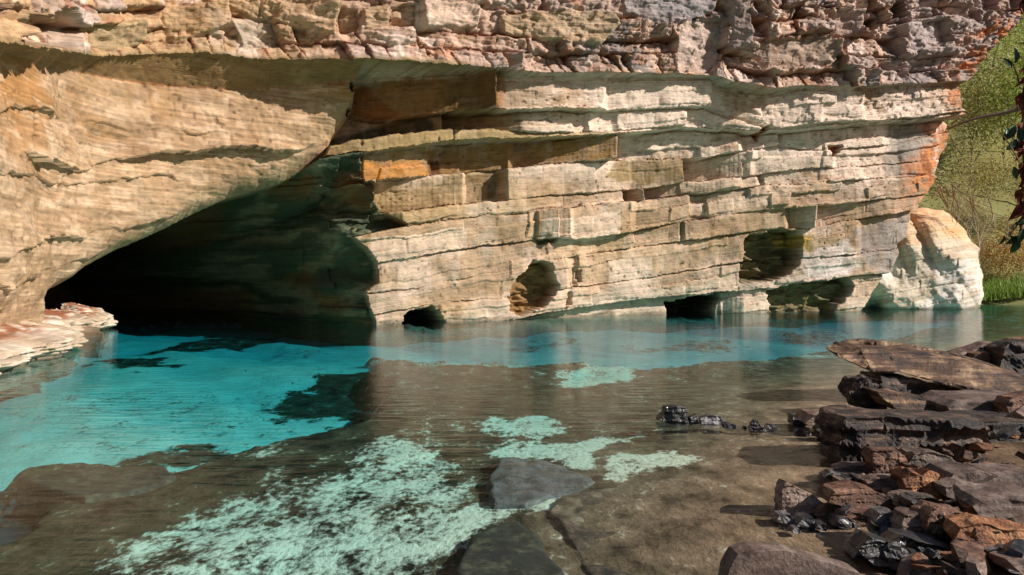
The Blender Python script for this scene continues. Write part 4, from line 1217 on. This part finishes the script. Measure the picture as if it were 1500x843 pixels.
# small stones filling the gaps: a few shapes, copied
protos = []
for k in range(8):
    rs = random.Random(900 + k)
    bm = bmesh.new()
    bmesh.ops.create_cube(bm, size=1.0)
    for v in bm.verts:
        v.co = Vector((v.co.x * rs.uniform(.8, 1.2), v.co.y * rs.uniform(.6, 1.0), v.co.z * rs.uniform(.4, .7)))
    for c in range(6):
        n = Vector((rs.uniform(-1, 1), rs.uniform(-1, 1), rs.uniform(-.8, 1))).normalized()
        r = bmesh.ops.bisect_plane(bm, geom=list(bm.verts) + list(bm.edges) + list(bm.faces), plane_co=n * rs.uniform(.30, .46), plane_no=n, clear_outer=True)
        ed = [g for g in r['geom_cut'] if isinstance(g, bmesh.types.BMEdge)]
        if ed:
            bmesh.ops.edgeloop_fill(bm, edges=ed)
    bmesh.ops.triangulate(bm, faces=bm.faces)
    bmesh.ops.subdivide_edges(bm, edges=[e for e in bm.edges if e.calc_length() > .25], cuts=1)
    bmesh.ops.triangulate(bm, faces=bm.faces)
    displace(bm, 80 + k, .03, .04, 1.0)
    me = bpy.data.meshes.new('small_stone')
    bm.to_mesh(me)
    bm.free()
    me.materials.append([M_RUST, M_BROWN, M_PINK, M_DARK, M_ORANGE, M_WET, M_BROWN, M_RUST][k])
    protos.append(me)
rs = random.Random(77)
cnt_ = 0
while cnt_ < 130:
    px, py = rs.uniform(1205, 1540), rs.uniform(600, 860)
    edge = np.interp(py, [600, 640, 690, 740, 790, 843], [1300, 1240, 1215, 1225, 1255, 1310])
    if px < edge:
        continue
    zb = rs.uniform(0.0, .10) + .12 * min(1, (px - edge) / 150)
    x, y = on_plane(px, py, zb)
    sz = rs.uniform(.05, .17)
    pk = rs.randrange(8)
    o = link('small_stone', protos[pk], None, None, (x, y, zb))
    o.scale = (sz * rs.uniform(.9, 1.6), sz, sz * rs.uniform(.6, 1))
    o.rotation_euler = (rs.uniform(-.4, .4), rs.uniform(-.4, .4), rs.uniform(0, 6.3))
    cname = ['rust red', 'brown', 'pinkish tan', 'black', 'orange', 'shiny wet black', 'brown', 'rust red'][pk]
    tag(o, 'small angular %s stone filling a gap in the rock pile on the bank' % cname, 'stone', 'small %s stones in the rock pile' % cname)
    cnt_ += 1

rs = random.Random(41)
for k in range(34):
    x, y = rs.uniform(4.6, 10.5), rs.uniform(4.2, 11.5)
    if x / y < .70 and y < 12:
        x = y * .70 + rs.uniform(.3, 2.5)
    pk = rs.randrange(8)
    sz = rs.uniform(.3, .9)
    o = link('bank_boulder', protos[pk], None, None, (x, y, .12 + sz * .12))
    o.scale = (sz * rs.uniform(.9, 1.7), sz, sz * rs.uniform(.5, .8))
    o.rotation_euler = (rs.uniform(-.3, .3), rs.uniform(-.3, .3), rs.uniform(0, 6.3))
    cname = ['rust red', 'brown', 'pinkish tan', 'black', 'orange', 'shiny wet black', 'brown', 'rust red'][pk]
    tag(o, '%s boulder lying on the bare bank beyond the rock pile' % cname, 'boulder', '%s boulders along the bank' % cname)
# ================================================================== FAR BANK, VEGETATION
hx, hy = np.linspace(14, 75, 120), np.linspace(41, 120, 110)
HX, HY = np.meshgrid(hx, hy)
HZ = -.5 + 1.0 * sstep(41, 43.5, HY - .08 * (HX - 26)) + .62 * np.clip(HY - 45, 0, 60) + .6 * fbm(HX * .25, HY * .25, 4, 500)
hill = link('hillside', np_mesh('hillside', np.stack([HX, HY, HZ], -1).reshape(-1, 3), grid_quads(len(hx), len(hy)), None, None, True), plain_material('hill_soil', (.20, .17, .05), (.15, .19, .045), .95, .6))
tag(hill, kind='structure')


def hill_z(x, y):
    i = int(np.clip(np.searchsorted(hx, x), 0, len(hx) - 1))
    j = int(np.clip(np.searchsorted(hy, y), 0, len(hy) - 1))
    return float(HZ[j, i])


LEAF_G = plain_material('leaf_green', (.18, .25, .03), (.40, .43, .08), .6, .5, .35)
LEAF_Y = plain_material('leaf_olive', (.30, .28, .07), (.52, .45, .16), .7, .5, .35)
LEAF_O = plain_material('leaf_ochre', (.34, .17, .03), (.46, .30, .07), .7, .5, .3)
BARK = plain_material('bark', (.10, .07, .05), (.20, .16, .12), .9, 9)
TWIG = plain_material('dry_twig', (.32, .25, .17), (.52, .43, .32), .9, 9)
GRASS = plain_material('grass', (.16, .28, .03), (.30, .40, .07), .6, .5, .3)


def tube(bm, pts, rads, sides=6):
    rings = []
    for k, p in enumerate(pts):
        p = Vector(p)
        a = Vector(pts[max(0, k - 1)])
        b = Vector(pts[min(len(pts) - 1, k + 1)])
        t = (b - a).normalized()
        s = t.cross(Vector((.31, .2, .93))).normalized()
        w = t.cross(s)
        rings.append([bm.verts.new(p + (s * math.cos(6.2832 * q / sides) + w * math.sin(6.2832 * q / sides)) * rads[k]) for q in range(sides)])
    for A, B in zip(rings, rings[1:]):
        for q in range(sides):
            bm.faces.new((A[q], A[(q + 1) % sides], B[(q + 1) % sides], B[q]))
    bm.faces.new(rings[0][::-1])
    bm.faces.new(rings[-1])


def to_obj(name, bm, mat, parent=None, loc=(0, 0, 0)):
    me = bpy.data.meshes.new(name)
    bm.to_mesh(me)
    bm.free()
    return link(name, me, mat, parent, loc)


def limb(bm, rs, p, d, L, r, depth, ends, spread=.55, n=4):
    pts, rad = [p.copy()], [r]
    for k in range(n):
        d = (d + Vector((rs.uniform(-1, 1), rs.uniform(-1, 1), rs.uniform(-.6, .8))) * .22).normalized()
        p = p + d * (L / n)
        pts.append(p.copy())
        rad.append(r * (1 - .55 * (k + 1) / n))
        if depth > 0 and k >= 1:
            for _ in range(2 if depth > 1 else 2):
                dd = (d + Vector((rs.uniform(-1, 1), rs.uniform(-1, 1), rs.uniform(-.5, .9))) * spread * 1.6).normalized()
                limb(bm, rs, p.copy(), dd, L * rs.uniform(.42, .65), rad[-1] * .55, depth - 1, ends, spread, 3)
    tube(bm, pts, rad, 5 if r > .03 else 3)
    ends.append(p)


def leaf_cloud(pts, size, seed, per=14, spread=.5, droop=.3):
    rs_ = np.random.RandomState(seed)
    P = np.repeat(np.array([tuple(p) for p in pts]), per, 0) + rs_.normal(0, spread, (len(pts) * per, 3))
    n = len(P)
    a = rs_.normal(0, 1, (n, 3))
    a[:, 2] -= droop
    a /= np.linalg.norm(a, axis=1)[:, None]
    b = np.cross(a, rs_.normal(0, 1, (n, 3)))
    b /= np.linalg.norm(b, axis=1)[:, None]
    L = (size * rs_.uniform(.6, 1.3, n))[:, None]
    co = np.stack([P, P + a * L * .5 + b * L * .28, P + a * L, P + a * L * .5 - b * L * .28], 1).reshape(-1, 3)
    return np_mesh('crown', co, np.arange(n * 4).reshape(-1, 4))


def tree(name, px, D, h, label, leafmat, seed, leaf=.22, per=14, group=None, lean=0.0, r=.09, cat='tree', spread=.5, depth=2, bark=BARK):
    x = ray(px, 400)[0] * D
    z = hill_z(x, D) - .1
    root = bpy.data.objects.new(name, None)
    COL.objects.link(root)
    root.location = (x, D, z)
    rs = random.Random(seed)
    bm = bmesh.new()
    ends = []
    d0 = Vector((lean, rs.uniform(-.1, .1), 1)).normalized()
    limb(bm, rs, Vector((0, 0, 0)), d0, h * .72, r, depth, ends, .6, 6)
    to_obj('trunk', bm, bark, root)
    if leafmat is not None:
        link('crown', leaf_cloud(ends, leaf, seed, per, spread), leafmat, root)
    return tag(root, label, cat, group)


G1 = 'leafy trees on the far slope'
for k, (px, D, h, lm) in enumerate([(1470, 60, 9, 0), (1500, 55, 8, 0), (1440, 66, 10, 0), (1530, 63, 10, 0), (1420, 58, 7, 1), (1480, 74, 10, 0), (1520, 80, 11, 0), (1450, 84, 11, 0), (1500, 92, 12, 0), (1400, 76, 10, 0), (1560, 58, 9, 0)]):
    tree('slope_tree', px, D, h, 'green leafy tree on the slope beyond the cliff end' if lm == 0 else 'olive leafy tree on the slope just behind the cliff end', (LEAF_G, LEAF_Y)[lm], 600 + k, .24, 60, G1, rs.uniform(-.2, .2), .10, spread=.75)
G2 = 'olive shrubs on the slope'
for k, (px, D, h) in enumerate([(1400, 50, 4.2), (1428, 52, 4.8), (1455, 51, 4.4), (1482, 50, 4.6), (1508, 52, 4.8), (1415, 47, 3.2), (1535, 50, 4.6)]):
    tree('shrub', px, D, h, 'pale olive twiggy shrub on the slope between the cliff end and the hanging vine', LEAF_Y, 640 + k, .15, 26, G2, rs.uniform(-.3, .3), .045, 'shrub', .45, 2, TWIG)
G3 = 'dry bare saplings at the cliff end'
for k, (px, D, h, ln_) in enumerate([(1378, 41.5, 5.2, .12), (1390, 42.5, 6.0, .2), (1405, 43.5, 5.5, -.2), (1420, 44, 6.2, .3), (1440, 45, 5.4, -.15), (1398, 43.5, 4.0, .5), (1462, 46, 5, .1)]):
    tree('bare_sapling', px, D, h, 'dry leafless sapling tangled at the cliff end above the buttress', None, 670 + k, group=G3, lean=ln_, r=.045, cat='sapling', bark=TWIG, depth=2)
G4 = 'ochre bushes at the foot of the slope'
for k, (px, D, h) in enumerate([(1452, 44.8, 2.0), (1472, 45.2, 2.3), (1494, 45.0, 2.0), (1516, 45.5, 2.3), (1440, 46, 2.2), (1484, 46.5, 2.8)]):
    tree('dry_bush', px, D, h, 'ochre dry bush at the foot of the slope above the bright grass', LEAF_O, 700 + k, .13, 16, G4, rs.uniform(-.2, .2), .03, 'bush', .35, 2, TWIG)
# a dark limb reaching out from the cliff end
bm = bmesh.new()
p0, p1 = at_depth(1388, 190, 40), at_depth(1500, 152, 39)
pts = [(p0[0] + (p1[0] - p0[0]) * t, 40 - t, p0[1] + (p1[1] - p0[1]) * t + .16 * math.sin(t * 5) - .3 * t * (1 - t)) for t in np.linspace(0, 1.25, 9)]
tube(bm, pts, [.05 + .012 * k for k in range(9)], 7)
rb = random.Random(5)
for k in range(1, 8):
    limb(bm, rb, Vector(pts[k]), Vector((rb.uniform(-1, .4), .2, rb.uniform(-1, .6))).normalized(), rb.uniform(.7, 1.6), .02, 1, [], .6, 3)
o = to_obj('fallen_branch', bm, BARK)
tag(o, 'long dark bare branch slanting across the greenery at the cliff end', 'branch')
# roots draped over the top of the buttress
bm = bmesh.new()
for k in range(16):
    px_, py_ = rb.uniform(1362, 1425), rb.uniform(268, 300)
    x0, z0 = at_depth(px_, py_, 38.2)
    q = Vector((x0, 38.2 + rb.uniform(-.3, .3), z0))
    v = Vector((rb.uniform(.0, .3), rb.uniform(-.1, .1), -.26))
    ps = [q]
    for s_ in range(7):
        v = v + Vector((rb.uniform(-.05, .07), rb.uniform(-.04, .04), rb.uniform(-.02, .03)))
        ps.append(ps[-1] + v * .8)
    r_ = rb.uniform(.012, .035)
    tube(bm, ps, [r_ * (1 - .09 * q_) for q_ in range(8)], 5)
o = to_obj('tangled_roots', bm, plain_material('root', (.20, .09, .05), (.34, .17, .09), .9, 8))
tag(o, 'tangled reddish roots hanging over the top of the rounded buttress', 'roots')
# grass at the water edge
nb = 9000
rg = np.random.RandomState(8)
gxs = rg.uniform(21, 40, nb)
gys = 42.4 + .08 * (gxs - 26) + rg.uniform(0, 2.6, nb)
iz = np.clip(np.searchsorted(hx, gxs), 0, len(hx) - 1)
jz = np.clip(np.searchsorted(hy, gys), 0, len(hy) - 1)
B0 = np.stack([gxs, gys, np.maximum(HZ[jz, iz], 0.0) - .05], 1)
hgt = rg.uniform(.35, .95, nb)[:, None]
dirn = np.stack([rg.normal(0, .35, nb), rg.normal(0, .3, nb), np.ones(nb)], 1)
wd = np.stack([rg.normal(0, 1, nb), rg.normal(0, .4, nb), np.zeros(nb)], 1)
wd /= np.linalg.norm(wd, axis=1)[:, None]
co = np.stack([B0 - wd * .03, B0 + wd * .03, B0 + dirn * hgt + wd * .008, B0 + dirn * hgt - wd * .008], 1).reshape(-1, 3)
o = link('grass', np_mesh('grass', co, np.arange(nb * 4).reshape(-1, 4)), GRASS)
tag(o, 'bright green grass along the far water edge', 'grass', kind='stuff')

# ================================================================== HANGING VINE (near, at the right)
VD = 3.3
DEAD = plain_material('dead_leaf', (.26, .06, .035), (.48, .19, .12), .7, 12)
GLOSS = plain_material('green_leaf', (.03, .07, .035), (.10, .18, .09), .35, 12)
STEM = plain_material('vine_stem', (.10, .03, .018), (.20, .085, .05), .8, 20)
vx, vz = at_depth(1493, 350, VD)
vine = bpy.data.objects.new('hanging_vine', None)
COL.objects.link(vine)
vine.location = (vx, VD, vz)
tag(vine, 'hanging vine of dead red-brown leaves with a few green leaves', 'vine')
rv = random.Random(31)
vp = []
for k in range(27):
    t = k / 26
    vp.append(Vector((.035 * math.sin(t * 9) + .02 * math.sin(t * 23) + .03 * t, .03 * math.sin(t * 13), t * 2.6)))
bm = bmesh.new()
tube(bm, [tuple(p) for p in vp], [.006 + .008 * k / 26 for k in range(27)], 6)
to_obj('stem', bm, STEM, vine)


def leaf_mesh(L, W, curl, seed):
    bm = bmesh.new()
    rs = random.Random(seed)
    prof = [(0, .10), (.15, .55), (.4, 1.0), (.65, .85), (.88, .4), (1, .04)]
    rows_ = []
    for t, w in prof:
        y = t * L
        zc = -curl * t * t * L
        rows_.append([bm.verts.new((s * w * W * .5, y, zc + (abs(s) * .22 * W * w) + rs.uniform(-.03, .03) * W)) for s in (-1, -.5, 0, .5, 1)])
    for A, B in zip(rows_, rows_[1:]):
        for q in range(4):
            bm.faces.new((A[q], A[q + 1], B[q + 1], B[q]))
    r = bmesh.ops.solidify(bm, geom=list(bm.faces), thickness=.0012)
    me = bpy.data.meshes.new('leaf')
    bm.to_mesh(me)
    bm.free()
    for p in me.polygons:
        p.use_smooth = True
    return me


dead_m = [leaf_mesh(.085, .045, .7, k) for k in range(4)]
green_m = [leaf_mesh(.085, .042, .25, 10 + k) for k in range(3)]
for me in dead_m:
    me.materials.append(DEAD)
for me in green_m:
    me.materials.append(GLOSS)
for k in range(170):
    t = rv.uniform(.09, .66) if k < 150 else rv.uniform(.05, .15)
    q = vp[min(25, int(t * 26))].lerp(vp[min(26, int(t * 26) + 1)], (t * 26) % 1)
    o = link('dead_leaf', dead_m[k % 4], None, vine, q + Vector((rv.uniform(-.012, .012), rv.uniform(-.02, .02), 0)))
    o.rotation_euler = (rv.uniform(-1.9, -.5), rv.uniform(-.6, .6), rv.uniform(0, 6.28))
    s = rv.uniform(.6, 1.1) * (1.0 if t > .3 else .8)
    o.scale = (s, s, s)


def at_px(px, py):
    x, z = at_depth(px, py, VD)
    return Vector((x - vx, rv.uniform(-.04, .04), z - vz))


for px, py, rot, s in [(1484, 345, 2.6, .8), (1478, 340, 2.2, .8), (1494, 352, -2.6, .8), (1470, 345, 2.9, .75), (1500, 345, -2.2, .8), (1486, 330, 1.8, .7), (1474, 205, .6, .9), (1480, 218, .9, .9), (1492, 210, -.2, .8), (1482, 95, .1, .85), (1488, 98, -.2, .8), (1496, 335, -2.9, .8), (1505, 320, -2, .8), (1482, 245, 2.8, .7), (1466, 200, .5, .6)]:
    o = link('leaf', green_m[rv.randrange(3)], None, vine, at_px(px, py))
    o.rotation_euler = (R(90) + rv.uniform(-.6, .6), rot, rv.uniform(-.5, .5))
    o.rotation_mode = 'XYZ'
    o.scale = (s, s, s)
# side twigs carrying the green leaves
for a, b in [((1492, 235), (1468, 196)), ((1493, 125), (1483, 92)), ((1493, 325), (1474, 345)), ((1494, 330), (1500, 350))]:
    bm = bmesh.new()
    A, B = at_px(*a), at_px(*b)
    A.y = B.y = 0
    tube(bm, [tuple(A), tuple((A + B) / 2 + Vector((.006, 0, -.006))), tuple(B)], [.004, .003, .002], 5)
    to_obj('twig', bm, STEM, vine)
# tree on the near bank, out of the picture, whose limb carries the vine
bm = bmesh.new()
tp = vp[-1] + Vector((vx, VD, vz))
tube(bm, [(6.4, -3.2, -.2), (6.3, -3.1, 1.5), (6.0, -2.6, 3.0), (5.2, -.6, tp.z + .3), (4.0, 1.6, tp.z + .3), (tp.x, tp.y, tp.z), (tp.x - .3, tp.y + .3, tp.z + .1)], [.22, .19, .16, .10, .07, .045, .02], 10)
root = bpy.data.objects.new('bank_tree', None)
COL.objects.link(root)
to_obj('trunk', bm, BARK, root)
link('crown', leaf_cloud([(6.2 + rv.uniform(-1.2, 1.2), -4.0 + rv.uniform(-1.2, 1.0), 3.8 + rv.uniform(.0, 1.6)) for _ in range(40)], .1, 9, 20, .25), LEAF_G, root)
tag(root, 'leaning tree on the near bank carrying the hanging vine', 'tree')
